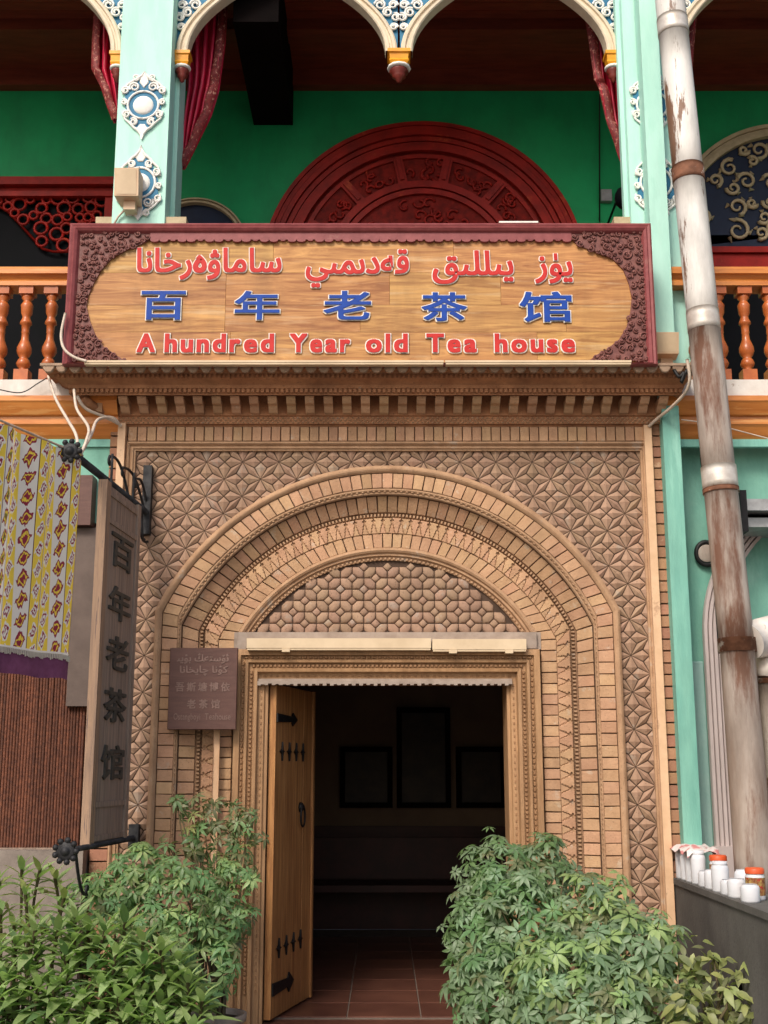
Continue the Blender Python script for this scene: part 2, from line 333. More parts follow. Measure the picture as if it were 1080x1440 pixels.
# ------------------------------------------------------------------ ground, tea room
struct('ground', MB().add([(-60, -60, 0), (60, -60, 0), (60, 60, 0), (-60, 60, 0)], [(0, 1, 2, 3)]), M['paving'])
FZ = Z(1441, .1)
fl = struct('floor', MB().box(-2.4, 2.4, .3, 4.6, FZ - .1, FZ - .006), M['grout'])
ts = .46
tile_me = MB().prism([(-ts / 2 + .004, -ts / 2 + .004), (ts / 2 - .004, -ts / 2 + .004), (ts / 2 - .004, ts / 2 - .004), (-ts / 2 + .004, ts / 2 - .004)], 0, .02, .002).mesh('floor_tile', M['tile'])
for i in range(-3, 4):
    for j in range(8):
        inst('floor_tile', tile_me, fl, (i * ts + .0, .34 + ts * (j + .5), FZ), (radians(-90), 0, 0))
rm = MB(); rm.box(-2.5, -2.4, .45, 4.6, FZ, 3.3); rm.box(2.4, 2.5, .45, 4.6, FZ, 3.3); rm.box(-2.5, 2.5, 4.6, 4.7, FZ, 3.3)
struct('room_wall', rm, M['room'])
struct('room_ceiling', MB().box(-2.5, 2.5, .45, 4.7, 3.3, 3.4), M['room'])
dd = MB(); dd.box(-2.39, 2.39, 4.56, 4.6, FZ, 1.02); dd.box(-2.39, 2.39, 4.53, 4.6, 1.02, 1.08)
for i in range(-8, 9): dd.box(i * .28 - .1, i * .28 + .1, 4.54, 4.57, .3, .92)
single('wall_dado', dd, M['dado'], 'dark red panelled dado along the far wall of the dim tea room', 'dado')
for i, (a, b_, c, d, lb) in enumerate(((478, 552, 1050, 1136, 'dim framed picture left of the tall one on the far wall'), (558, 634, 995, 1136, 'tall dim framed picture in the middle of the far wall'), (642, 712, 1050, 1136, 'dim framed picture right of the tall one on the far wall'))):
    x0, x1, z0, z1 = X(a, 1100, 4.5), X(b_, 1100, 4.5), Z(d, 4.5), Z(c, 4.5)
    p = thing('framed_picture', lb, 'picture', ((x0 + x1) / 2, 4.5, z0), 'pictures on the tea room wall')
    fr = MB(); fr.box(x0, x1, 4.5, 4.59, z0, z0 + .05); fr.box(x0, x1, 4.5, 4.59, z1 - .05, z1); fr.box(x0, x0 + .05, 4.5, 4.59, z0 + .05, z1 - .05); fr.box(x1 - .05, x1, 4.5, 4.59, z0 + .05, z1 - .05)
    part('frame', fr, M['black'], p); part('canvas', MB().box(x0 + .05, x1 - .05, 4.55, 4.58, z0 + .05, z1 - .05), M['picture'], p)
t = thing('bench', 'dark wooden bench with a slatted back against the far wall of the room', 'bench', (0.2, 4.1, FZ))
part('seat', MB().box(-.9, 1.3, 3.9, 4.35, .52, .58), M['dado'], t)
part('backrest', MB().box(-.9, 1.3, 4.36, 4.42, .6, .98), M['dado'], t)
for x in (-.85, 1.2): part('leg', MB().box(x, x + .06, 3.95, 4.3, FZ, .52), M['dado'], t)
st = struct('doorstep', MB().box(-1.0, .98, -.34, .3, .0, FZ - .008), M['tile'])

# ------------------------------------------------------------------ portal
portal = thing('brick_portal', 'carved tan brick portal with a round-headed arch over the open doorway', 'portal', (.02, .1, 0))
XC = X(545, 900, 0)
def apz(py, Y): return Z(py, Y)
a0 = W(545, 655, 0); s0 = W(871, 857, 0)
w0 = s0.x - XC; h0 = a0.z - s0.z; R0 = (w0 * w0 + h0 * h0) / (2 * h0); ZC = a0.z - R0
Z0 = .02
def bnd(ytop, xj, Y):
    r = Z(ytop, Y) - ZC; w = X(xj, 960, Y) - XC
    return (r, min(w, r * .93), Y)
def apt(b, u, Y=None):
    r, w, y = b; a = asin(w / r); y = y if Y is None else Y
    if abs(u) <= 1: return Vector((XC + r * sin(u * a), y, ZC + r * cos(u * a)))
    zs = ZC + r * cos(a); t = abs(u) - 1; sg = 1 if u > 0 else -1
    return Vector((XC + sg * w, y, zs * (1 - t) + Z0 * t))
US = [-2, -1.5] + [-1 + i / 24 for i in range(49)] + [1.5, 2]
def asweep(prof, us=US, mb=None, sm=False, mi=0):
    mb = mb or MB(); mb.grid([[apt(p, u) for p in prof] for u in us], mi, sm); return mb
Y1, Y2a, Y2b, Y3, YT = 0.0, .035, .095, .105, .15
B = {}
B['o0'] = bnd(654.5, 876, -.006); B['o1'] = bnd(664.5, 866, -.006)
B['a0'] = bnd(665.5, 865, Y1); B['a1'] = bnd(686, 843, Y1)
B['r0'] = bnd(687, 842.5, .005); B['r1'] = bnd(697, 836.5, .03)
B['b0'] = bnd(697.5, 836, Y2a); B['b1'] = bnd(720.5, 813, Y2b)
B['d0'] = bnd(721, 812.5, Y2b); B['d1'] = bnd(728, 803.5, Y3)
B['t0'] = bnd(728.5, 803, Y3); B['t1'] = bnd(750, 784.5, Y3)
B['c0'] = bnd(750.5, 784, Y3); B['c1'] = bnd(770, 762, Y3)
ri = Z(788.5, YT) - ZC
def sh(b, dy, dr=0): return (b[0] + dr, b[1] + dr, b[2] + dy)
def clampw(b): return b
# backing walls
PXL, PXR = X(157, 610, 0), X(931, 610, 0)
OX0, OX1, OZ = X(380, 1000, .3), X(711, 1000, .3), Z(968, .28)
core = MB(); ctop = Z(560, .16)
core.box(PXL, OX0 - .12, .17, .45, 0, ctop); core.box(OX1 + .12, PXR, .17, .45, 0, ctop); core.box(OX0 - .12, OX1 + .12, .17, .45, OZ + .1, ctop)
core.box(PXL, PXL + .07, .0, .17, 0, ctop); core.box(PXR - .07, PXR, .0, .17, 0, ctop)
core.box(PXL + .07, PXR - .07, .03, .17, Z(620, .03), ctop)
part('wall', core, M['mould'], portal)
# star relief panel: a sheet with the arch cut out, tiles standing proud of it
YS = .035
FX0, FX1, FZT = X(189, 640, 0), X(903, 640, 0), Z(634, 0)
pb = MB(); rows = []
ob = (B['o0'][0] - .01, B['o0'][1] - .01, YS)
A1 = asin(ob[1] / ob[0])
arcp = [apt(ob, -1 + i / 24) for i in range(49)]
for i in range(48):
    p, q = arcp[i], arcp[i + 1]
    pb.add([p, q, (q.x, YS, FZT), (p.x, YS, FZT)], [(0, 1, 2, 3)])
pl, pr = arcp[0], arcp[-1]
pb.add([(FX0, YS, Z0), (pl.x, YS, Z0), (pl.x, YS, FZT), (FX0, YS, FZT)], [(0, 1, 2, 3)])
pb.add([(pr.x, YS, Z0), (FX1, YS, Z0), (FX1, YS, FZT), (pr.x, YS, FZT)], [(0, 1, 2, 3)])
panel = part('star_panel', pb, M['relief_joint'], portal)
SA = (X(571, 640, 0) - X(520, 640, 0)) / 2      # half column spacing
SB = (Z(640, 0) - Z(664, 0))                    # row spacing
def tilemesh(name, pts, h, ridge, mats):
    """faceted piece about its own origin: edges sunk, a ridge line raised towards the viewer"""
    n = len(pts); g = .0028
    cx = sum(p[0] for p in pts) / n; cz = sum(p[1] for p in pts) / n
    sp = []
    for p in pts:
        dx, dz = cx - p[0], cz - p[1]; L = sqrt(dx * dx + dz * dz); sp.append((p[0] + dx / L * g * 1.6, p[1] + dz / L * g * 1.6))
    vs_ = [(p[0], .006, p[1]) for p in sp] + [(p[0], -h * .22, p[1]) for p in sp] + [(r[0], -h, r[1]) for r in ridge]
    mb = MB(); fs = [(i, (i + 1) % n, n + (i + 1) % n, n + i) for i in range(n)]
    if len(ridge) == 1:
        fs += [(n + i, n + (i + 1) % n, 2 * n) for i in range(n)]
    else:   # ridge ends towards pts[0] and pts[n//2]
        half = n // 2
        for i in range(n):
            j = (i + 1) % n
            a = 2 * n if (i < half / 2 or i >= n - half / 2) else 2 * n + 1
            b_ = 2 * n if (j < half / 2 or j > n - half / 2) or j == 0 else 2 * n + 1
            if a == b_: fs.append((n + i, n + j, a))
            else: fs.append((n + i, n + j, b_, a))
    mb.add(vs_, fs); return mb
wv = .0265
def petal(sx, sz):
    d = Vector((sx * SA, sz * SB)); nrm = Vector((-d.y, d.x)).normalized()
    e = [(-d.x / 2, -d.y / 2), (nrm.x * wv, nrm.y * wv), (d.x / 2, d.y / 2), (-nrm.x * wv, -nrm.y * wv)]
    return e
def edge_v(C, D, Mc):
    m = (C + D) / 2; d = (D - C); nrm = Vector((-d.y, d.x)).normalized()
    if (Mc - m).dot(nrm) < 0: nrm = -nrm
    return m + nrm * wv
def kite(dx, dz):
    C = Vector((0, 0)); Mc = Vector((dx * SA, dz * SB))
    if dx: n1, n2 = Vector((dx * SA, SB)), Vector((dx * SA, -SB))
    else: n1, n2 = Vector((SA, dz * SB)), Vector((-SA, dz * SB))
    v1, v2 = edge_v(C, n1, Mc), edge_v(C, n2, Mc)
    return [(C.x, C.y), (v1.x, v1.y), (Mc.x, Mc.y), (v2.x, v2.y)]
TM = {}
for k_, pts in (('p+', petal(1, 1)), ('p-', petal(1, -1)), ('kr', kite(1, 0)), ('kl', kite(-1, 0)), ('ku', kite(0, 1)), ('kd', kite(0, -1))):
    cx = sum(p[0] for p in pts) / 4; cz = sum(p[1] for p in pts) / 4
    loc = [(p[0] - cx, p[1] - cz) for p in pts]
    if k_[0] == 'p': rg = [(0, 0)]
    else: rg = [((loc[1][0] + loc[3][0]) / 2, (loc[1][1] + loc[3][1]) / 2)]
    TM[k_] = (tilemesh('star_tile', loc, .019, rg, None), (cx, cz))
for k_ in TM: TM[k_] = (TM[k_][0], TM[k_][1], TM[k_][0].mesh('star_tile', M['relief']))
pieces = []
SX0, SZ0 = XC + 0.0 + SA * 0.0, Z(650, YS)
ro = B['o1'][0] + .004; wo_ = B['o1'][1] + .004
def inpanel(x, z):
    if x < FX0 - .010 or x > FX1 + .010 or z > FZT + .012 or z < .6: return False
    dx = abs(x - XC); zs = ZC + sqrt(ro * ro - wo_ * wo_)
    if z > zs: return dx * dx + (z - ZC) ** 2 > (ro + .012) ** 2
    return dx > wo_ + .016
for i in range(-34, 35):
    for j in range(-2, 75):
        if (i + j) % 2: continue
        cx, cz = SX0 + i * SA, SZ0 - j * SB
        for k_, off in (('p+', (SA / 2, SB / 2)), ('p-', (SA / 2, -SB / 2)), ('kr', TM['kr'][1]), ('kl', TM['kl'][1]), ('ku', TM['ku'][1]), ('kd', TM['kd'][1])):
            x, z = cx + off[0], cz + off[1]
            if inpanel(x, z): pieces.append((k_, x, z))
pieces.sort(key=lambda p: -p[2])
field = MB()
vis = [p for p in pieces]
def near(p): return 0 if p[0][0] == 'p' else 1
vis.sort(key=lambda p: (near(p), -p[2]))
for n_, (k_, x, z) in enumerate(vis):
    if n_ < 300: inst('star_tile', TM[k_][2], panel, (x, YS + random.uniform(-.0015, .0015), z))
    else:
        src = TM[k_][0]; dy = random.uniform(-.0015, .0015)
        field.add([(a[0] + x, a[1] + YS + dy, a[2] + z) for a in src.v], src.f)
part('small_star_tiles', field, M['relief'], panel, kind='stuff')
# arch rings
def ring_us(n, b0, b1):
    """joint positions along the ring: arc joints, then jamb joints"""
    return n
def jamb_pt(b, sg, k, pitch, zm, Y=None):
    r, w, y = b; zs = ZC + r * cos(asin(w / r)); y = y if Y is None else Y
    z = zm - k * pitch + (zs - zm) * max(0, 1 - k / 4)
    return (XC + sg * w, z)
def ring_bricks(parent, name, b0, b1, n, pitch, matl, gap=.006, dep=.03, bev=.003, zlow=.45, jit=.002, jag=0.0):
    zm = ZC + (b0[0] + b1[0]) / 2 * cos(asin(b0[1] / b0[0]))
    g0, g1 = gap / (2 * b0[0]), gap / (2 * b1[0])
    aa0, aa1 = asin(b0[1] / b0[0]), asin(b1[1] / b1[0])
    for i in range(n):
        u0, u1 = -1 + 2 * i / n, -1 + 2 * (i + 1) / n
        q = [apt(b0, u0 + g0 / aa0), apt(b0, u1 - g0 / aa0), apt(b1, u1 - g1 / aa1), apt(b1, u0 + g1 / aa1)]
        j = random.uniform(-jit, jit)
        mb = MB().prism([(p.x + random.uniform(-.0016, .0016), p.z + random.uniform(-.0016, .0016)) for p in q], [b0[2] + j, b0[2] + j, b1[2] + j, b1[2] + j], max(b0[2], b1[2]) + dep, bev)
        part(name, mb, matl, parent)
    for sg in (-1, 1):
        k = 0
        while True:
            a = jamb_pt(b0, sg, k, pitch, zm); b_ = jamb_pt(b1, sg, k, pitch, zm); c = jamb_pt(b1, sg, k + 1, pitch, zm); d = jamb_pt(b0, sg, k + 1, pitch, zm)
            if c[1] < zlow: break
            h = gap / 2; j = random.uniform(-jit, jit)
            q = [(a[0], a[1] - h), (b_[0], b_[1] - h), (c[0], c[1] + h), (d[0], d[1] + h)]; q = [(e_[0] + random.uniform(-.0012, .0012), e_[1] + random.uniform(-.002, .002)) for e_ in q]
            mb = MB().prism(q, [b0[2] + j, b1[2] + j, b1[2] + j, b0[2] + j], max(b0[2], b1[2]) + dep, bev)
            part(name, mb, matl, parent); k += 1
# outer ring
sw = MB()
def roll(b0, b1, h, n=5):
    return [tuple(b0[k] * (1 - i / n) + b1[k] * (i / n) for k in (0, 1)) + (b0[2] * (1 - i / n) + b1[2] * i / n - h * sin(pi * i / n),) for i in range(n + 1)]
sw = asweep([sh(B['o0'], .05)] + roll(B['o0'], B['o1'], .016) + [sh(B['o1'], .05)], sm=False)
mort = asweep([sh(B['o1'], .02), sh(B['a0'], .010), sh(B['a1'], .010), sh(B['a1'], .04)], mb=MB(), mi=0)
outer = part('outer_arch', mort, M['mortar'], portal)
part('roll_moulding', sw, M['mould'], outer)
arc_px = 2 * asin(B['a0'][1] / B['a0'][0]) * B['a0'][0]
pit = .0705
ring_bricks(outer, 'brick', B['a0'], B['a1'], round(arc_px / pit), .0735, M['brick'])
# rope between
rp_ = MB()
m_ = tuple((B['r0'][k] + B['r1'][k]) / 2 for k in range(3))
asweep([B['a1'], B['r0']] + roll(B['r0'], m_, .008, 4) + roll(m_, B['r1'], .008, 4)[1:], mb=rp_)
def beads(b, n, jp, size, mb, zlow=.45, jamb=True, yb=.012):
    a = asin(b[1] / b[0])
    for i in range(n):
        u = -1 + 2 * (i + .5) / n; p = apt(b, u); t_ = u * a
        ax = Vector((cos(t_), 0, -sin(t_))); ay = Vector((sin(t_), 0, cos(t_)))
        bead(mb, p, ax, ay, size, yb)
    if jamb:
        zs = ZC + b[0] * cos(a)
        for sg in (-1, 1):
            z = zs - jp / 2
            while z > zlow:
                bead(mb, Vector((XC + sg * b[1], b[2], z)), Vector((0, 0, 1)), Vector((1, 0, 0)), size, yb); z -= jp
def bead(mb, p, ax, ay, s, yb):
    w, h = s
    q = [p - ax * w / 2 - ay * h / 2, p + ax * w / 2 - ay * h / 2, p + ax * w / 2 + ay * h / 2, p - ax * w / 2 + ay * h / 2]
    f = [a + (p - a) * .3 + Vector((0, -yb, 0)) for a in q]
    mb.add(q + f, [(0, 1, 5, 4), (1, 2, 6, 5), (2, 3, 7, 6), (3, 0, 4, 7), (4, 5, 6, 7)])
beads(sh(m_, -.004, .004), 92, .03, (.016, .012), rp_, yb=.008)
part('rope_moulding', rp_, M['mould'], outer, kind='stuff')
# middle ring, sloping inwards like a cove
mid = part('middle_arch', asweep([sh(B['b0'], -.02), sh(B['b0'], .012), sh(B['b1'], .012), sh(B['b1'], .05)]), M['mortar'], portal)
arc2 = 2 * asin(B['b0'][1] / B['b0'][0]) * B['b0'][0]
ring_bricks(mid, 'brick', B['b0'], B['b1'], round(arc2 / .068), .0735, M['brick'], gap=.007)
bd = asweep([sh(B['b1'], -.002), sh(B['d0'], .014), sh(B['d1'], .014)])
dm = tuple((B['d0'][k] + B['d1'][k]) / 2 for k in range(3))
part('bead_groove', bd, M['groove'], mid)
bb = MB(); beads(sh(dm, .012), 128, .024, (.014, .024), bb, yb=.018)
part('bead_course', bb, M['mould'], mid, kind='stuff')
# inner ring with carved row and plain row
inn = part('inner_arch', asweep([sh(B['c0'], .012), sh(B['c1'], .012)]), M['mortar'], portal)
part('carved_row_bed', asweep([sh(B['t0'], -.01), sh(B['t0'], .004), sh(B['t1'], .004), sh(B['c0'], .014)]), M['mould'], inn)
arc3 = 2 * asin(B['c0'][1] / B['c0'][0]) * B['c0'][0]
ring_bricks(inn, 'brick', B['c0'], B['c1'], round(arc3 / .066), .066, M['brick'], gap=.006)
def carve(q, Y):
    """one carved brick: a stepped goblet shape, broad on the outside of the ring"""
    o0, o1, i1, i0 = [Vector((p[0], p[1])) for p in q]
    def P(s, t): return (o0 * (1 - s) + o1 * s) * (1 - t) + (i0 * (1 - s) + i1 * s) * t
    pf = [(.04, 0), (.04, .06), (.20, .10), (.20, .22), (.07, .28), (.11, .44), (.20, .47), (.18, .62), (.28, .66), (.26, .82), (.35, .88), (.35, 1)]
    pts = [P(s, t) for s, t in pf] + [P(1 - s, t) for s, t in reversed(pf)]
    mb = MB().prism([(p.x, p.y) for p in pts], Y, Y + .04, .003)
    return mb
def fan(q, Y):
    o0, o1, i1, i0 = [Vector((p[0], p[1])) for p in q]
    def P(s, t): return (o0 * (1 - s) + o1 * s) * (1 - t) + (i0 * (1 - s) + i1 * s) * t
    pf = [(-.31, 1.0), (-.29, .90), (-.21, .86), (-.22, .70), (-.13, .66), (-.14, .50), (-.05, .46), (.0, .32)]
    pts = [P(s, t) for s, t in pf] + [P(-s, t) for s, t in reversed(pf[:-1])]
    return MB().prism([(p.x, p.y) for p in pts], Y - .003, Y + .03, .002)
nt_ = 47
tb0, tb1 = B['t0'], B['t1']
for i in range(nt_):
    u0, u1 = -1 + 2 * i / nt_, -1 + 2 * (i + 1) / nt_
    q = [apt(tb0, u0), apt(tb0, u1), apt(tb1, u1), apt(tb1, u0)]; q = [(p.x, p.z) for p in q]
    part('carved_brick', carve(q, Y3 - .010 + random.uniform(-.002, .002)), M['brick'], inn)
    part('carved_fan', fan(q, Y3 - .002), M['brick'], inn)
for sg in (-1, 1):
    zm = ZC + tb0[0] * cos(asin(tb0[1] / tb0[0])); k = 0; pt = .083
    while zm - (k + 1) * pt > .5:
        a = jamb_pt(tb0, sg, k, pt, zm); d = jamb_pt(tb0, sg, k + 1, pt, zm); b_ = jamb_pt(tb1, sg, k, pt, zm); c = jamb_pt(tb1, sg, k + 1, pt, zm)
        q = [a, d, c, b_]
        part('carved_brick', carve(q, Y3 - .009), M['brick'], inn)
        part('carved_fan', fan(q, Y3 + .001), M['brick'], inn); k += 1
# moulding round the tympanum (arc only)
iw = X(734, 889, YT) - XC
A_ = asin(min(.96, (X(740, 889, Y3) - XC) / B['c1'][0])); 
def arcs(r, y, a, n=44): return [Vector((XC + r * sin(-a + 2 * a * i / n), y, ZC + r * cos(-a + 2 * a * i / n))) for i in range(n + 1)]
TZ = Z(890, YT)
def ang(r): return math.acos(min(1, (TZ - ZC) / r))
r_o = B['c1'][0]; tm = MB()
prof = [(r_o, Y3 + .012), (r_o, Y3 - .004), (r_o - .018, Y3 - .012), (r_o - .03, Y3 - .004), (r_o - .036, Y3 + .012), (r_o - .05, Y3 + .01), (r_o - .058, Y3 + .03), (ri, Y3 + .032), (ri, YT + .01)]
n = 48
tm.grid([[Vector((XC + r * sin(-ang(r) + 2 * ang(r) * i / n), y, ZC + r * cos(-ang(r) + 2 * ang(r) * i / n))) for r, y in prof] for i in range(n + 1)], 0, False)
ty_mould = part('tympanum_moulding', tm, M['mould'], portal)
tb = MB(); rb = (r_o - .058 + ri) / 2; a = ang(rb)
for i in range(74):
    t_ = -a + 2 * a * (i + .5) / 74; p = Vector((XC + rb * sin(t_), Y3 + .032, ZC + rb * cos(t_)))
    bead(tb, p, Vector((cos(t_), 0, -sin(t_))), Vector((sin(t_), 0, cos(t_))), (.017, .018), .012)
part('bead_row', tb, M['mould'], ty_mould, kind='stuff')
# spandrel filler between ring ends and the door frame
# tympanum
tp = MB(); pts = [Vector((XC + ri * sin(-ang(ri) + 2 * ang(ri) * i / 40), YT, ZC + ri * cos(-ang(ri) + 2 * ang(ri) * i / 40))) for i in range(41)]
tp.add(pts, [tuple(range(41))]); tymp = part('tympanum', tp, M['relief_joint'], portal)
HA = (X(561.6, 860, YT) - X(545, 860, YT)); HB = Z(800, YT) - Z(815.8, YT); dq = .42
hexp = [(HA, 0), (HA * dq, 0), (0, HB * dq), (0, HB), (HA * (1 - dq), HB), (HA, HB * (1 - dq))]
def hexv(sx):
    c = (HA / 2 * sx, HB / 2)
    p = [(a * sx - c[0], b_ - c[1]) for a, b_ in hexp]
    return p if sx > 0 else p[::-1]
def dome(pts, h):
    n = len(pts); g = .003; sp = []; ins = []
    for p in pts:
        L = sqrt(p[0] ** 2 + p[1] ** 2); sp.append((p[0] * (1 - g / L), p[1] * (1 - g / L))); ins.append((p[0] * (1 - .34), p[1] * (1 - .34)))
    vs_ = [(p[0], .006, p[1]) for p in sp] + [(p[0], -h * .35, p[1]) for p in sp] + [(p[0], -h, p[1]) for p in ins]
    fs = [(i, (i + 1) % n, n + (i + 1) % n, n + i) for i in range(n)] + [(n + i, n + (i + 1) % n, 2 * n + (i + 1) % n, 2 * n + i) for i in range(n)] + [tuple(2 * n + i for i in range(n))]
    return MB().add(vs_, fs, 0, True)
hx = {s_: dome(hexv(s_), .013).mesh('lattice_tile', M['relief']) for s_ in (1, -1)}
dmn = dome([(HA * dq, 0), (0, HB * dq), (-HA * dq, 0), (0, -HB * dq)], .012).mesh('diamond_tile', M['relief'])
def inty(x, z, m=.0): return (x - XC) ** 2 + (z - ZC) ** 2 < (ri - m) ** 2 and z > TZ + .004
for i in range(-13, 14):
    for j in range(0, 9):
        if (i + j) % 2: continue
        cx, cz = XC + i * HA + .0, Z(893, YT) + j * HB
        if inty(cx, cz, .02): inst('diamond_tile', dmn, tymp, (cx, YT, cz))
        for s_ in (1, -1):
            x, z = cx + s_ * HA / 2, cz + HB / 2
            if inty(x, z, .004): inst('lattice_tile', hx[s_], tymp, (x, YT, z))
# ledge under tympanum
sx = X(761, 905, .09) - XC
part('tympanum_ledge', MB().box(XC - sx + .03, XC + sx - .03, .075, .16, Z(912, .08), Z(889, .08)), M['concrete'], portal)
fil = MB()
for sg in (-1, 1):
    for (za, zb) in ((Z(913, .1), Z(889, .1)),):
        x0, x1 = sorted((XC + sg * sx, XC + sg * (sx - .032))); fil.box(x0, x1, .1, .16, za, zb)
part('impost', fil, M['concrete'], portal)
# frame moulding round the panel
def rsweep(x0, x1, zt, prof, mb, z0=Z0, mi=0):
    """prof: (inset, y) swept up, across and down"""
    rows = []
    for o, y in prof:
        rows.append([Vector((x0 + o, y, z0)), Vector((x0 + o, y, zt - o)), Vector((x1 - o, y, zt - o)), Vector((x1 - o, y, z0))])
    mb.grid(rows, mi, False); return mb
fx0, fx1, fzt = X(177, 650, -.01), X(914, 650, -.01), Z(621, -.01)
ww = FX0 - fx0 + .006
fm = rsweep(fx0, fx1, fzt, [(0, .05), (0, -.012), (.012, -.02), (.02, -.012), (.022, .0), (.03, .002), (.034, -.008), (.044, -.006), (ww - .012, .004), (ww - .008, .004), (ww, .006), (ww, .05)], MB())
frm = part('panel_frame', fm, M['mould'], portal)
# edge brick courses
for nm, (x0, x1), zt in (('left', (PXL - .001, fx0 - .0), Z(599, -.01)), ('right', (fx1, PXR + .001), Z(599, -.01))):
    e = part('edge_course', MB().box(min(x0, x1), max(x0, x1), .0, .05, 0, zt), M['mortar'], portal)
    z = zt; i = 0
    while z > .3:
        h = .066 + random.uniform(-.003, .003); a, b_ = x0 - .004, x1 + .0
        part('brick', MB().prism([(a, z - h), (b_, z - h), (b_, z), (a, z)], -.012 + random.uniform(-.003, .003), .04, .003), M['brick_red'], e)
        z -= h + .008
# frieze bricks under the cornice
fz0, fz1 = fzt + .004, Z(600.5, -.01)
fx_a, fx_b = fx0 + .004, fx1 - .03
fr_ = part('frieze', MB().box(fx0, fx1, .0, .05, fz0 - .004, fz1 + .01), M['mortar'], portal)
n = 54; wd_ = (fx_b - fx_a) / n
for i in range(n):
    x = fx_a + i * wd_; j = random.uniform(-.003, .003)
    part('brick', MB().prism([(x + .003, fz0), (x + wd_ - .003, fz0), (x + wd_ - .003, fz1), (x + .003, fz1)], -.014 + j, .04, .003), M['brick'], fr_)
# cornice
KL, KR = 1.0, .42
def csweep(prof, mb, mi=0, yb=.2):
    rows = []
    for p, z in prof:
        rows.append([Vector((PXL - p * KL, yb, z)), Vector((PXL - p * KL, -p, z)), Vector((PXR + p * KR, -p, z)), Vector((PXR + p * KR, yb, z))])
    mb.grid(rows, mi, False)
    return mb
zc = lambda py, p: Z(py, -p)
cp = [(.012, zc(600, .012)), (.012, zc(597, .012)), (.035, zc(596, .035)), (.035, zc(586, .035)), (.05, zc(584, .05)), (.05, zc(557, .05)),
      (.215, zc(555.5, .215)), (.215, zc(553, .215)), (.222, zc(547, .222)), (.235, zc(546, .235)), (.24, zc(541, .24)), (.262, zc(537, .262)), (.29, zc(533, .29)),
      (.30, zc(532, .30)), (.30, zc(526, .30)), (.315, zc(525, .315)), (.33, zc(521, .33)), (.365, zc(520, .365)), (.37, zc(512.5, .37))]
cm = csweep(cp, MB())
zt = cp[-1][1]
cm.add([(PXL - .37, -.37, zt), (PXR + .37 * KR, -.37, zt), (PXR + .37 * KR, .2, zt), (PXL - .37, .2, zt)], [(0, 1, 2, 3)])
corn = part('cornice', cm, M['cornice'], portal)
# scallops
sw_ = .082; xs0, xs1 = PXL - .37, PXR + .37 * KR; n = round((xs1 - xs0) / sw_); sw_ = (xs1 - xs0) / n
ztop, zbot = zc(514, .385), zc(523.5, .385)
hh = ztop - zbot
sc_me = MB().prism([(-sw_ / 2 + .002, 0), (sw_ / 2 - .002, 0), (sw_ * .40, -hh * .45), (sw_ * .22, -hh * .9), (0, -hh), (-sw_ * .22, -hh * .9), (-sw_ * .40, -hh * .45)], -.012, .012, .004).mesh('scallop_tile', M['scallop'])
for i in range(n): inst('scallop_tile', sc_me, corn, (xs0 + (i + .5) * sw_, -.375, ztop))
part('top_ledge', MB().box(xs0 - .012, xs1 + .012, -.392, -.3, ztop - .002, zt + .002), M['scallop'], corn)
# dentils, beads, corbels, lattice
dn = MB()
def dent_row(pz0, pz1, p, pitch, wid, dep, mb):
    a, b_ = PXL - p * KL, PXR + p * KR; m = int((b_ - a) / pitch); z0, z1 = zc(pz0, p), zc(pz1, p)
    for i in range(m):
        x = a + (i + .5) * (b_ - a) / m; mb.box(x - wid / 2, x + wid / 2, -p - dep, -p, z0, z1)
    m = int(p / pitch)
    for i in range(m): mb.box(a - dep, a, -p + (i + .2) * pitch, -p + (i + .2) * pitch + wid, z0, z1)
dent_row(531, 526.5, .30, .030, .015, .014, dn)
part('upper_dentils', dn, M['cornice'], corn, kind='stuff')
dn = MB(); dent_row(552.5, 547.5, .222, .031, .018, .016, dn)
part('lower_dentils', dn, M['cornice'], corn, kind='stuff')
lt = MB(); p = .035; z0, z1 = zc(596, p), zc(586.5, p); m = 112; a, b_ = PXL - p, PXR + p * KR
for i in range(m):
    x = a + (i + .5) * (b_ - a) / m; w = (b_ - a) / m
    for j in range(3):
        zz = z0 + (z1 - z0) * (j + .5) / 3; xx = x + (w / 2 if j % 2 else 0)
        q = [(xx - w * .42, -p, zz), (xx, -p, zz - (z1 - z0) / 4.5), (xx + w * .42, -p, zz), (xx, -p, zz + (z1 - z0) / 4.5), (xx, -p - .014, zz)]
        lt.add(q, [(0, 1, 4), (1, 2, 4), (2, 3, 4), (3, 0, 4)])
part('lattice_band', lt, M['mould'], corn, kind='stuff')
zk0, zk1, zk2 = zc(580, .10), zc(568, .14), cp[6][1] + .002
ckm = MB()
def corb(hw):
    mb = MB()
    prof = [(.045, zk0 - zk2), (.075, zk0 - zk2 + .006), (.10, zk0 - zk2 + .025), (.115, zk1 - zk2 - .004), (.15, zk1 - zk2), (.175, zk1 - zk2 + .02), (.188, 0), (.045, 0)]
    rows = [[Vector((sx_, -p, z)) for p, z in prof] for sx_ in (-hw, hw)]
    mb.grid(rows, 0, False, True); n_ = len(prof)
    mb.f.append(tuple(range(n_))); mb.f.append(tuple(range(n_, 2 * n_))); mb.m += [0, 0]; mb.s += [False, False]
    return mb
cme = corb(.029).mesh('corbel', M['brick'])
n = 30; x0c, x1c = X(175, 570, -.12), X(931, 570, -.12)
for i in range(n):
    x = x0c + (x1c - x0c) * i / (n - 1)
    inst('corbel', cme, corn, (x, random.uniform(-.003, .003), zk2))
for i in range(3): inst('corbel', cme, corn, (PXL, .12 - i * .1, zk2), (0, 0, -pi / 2))
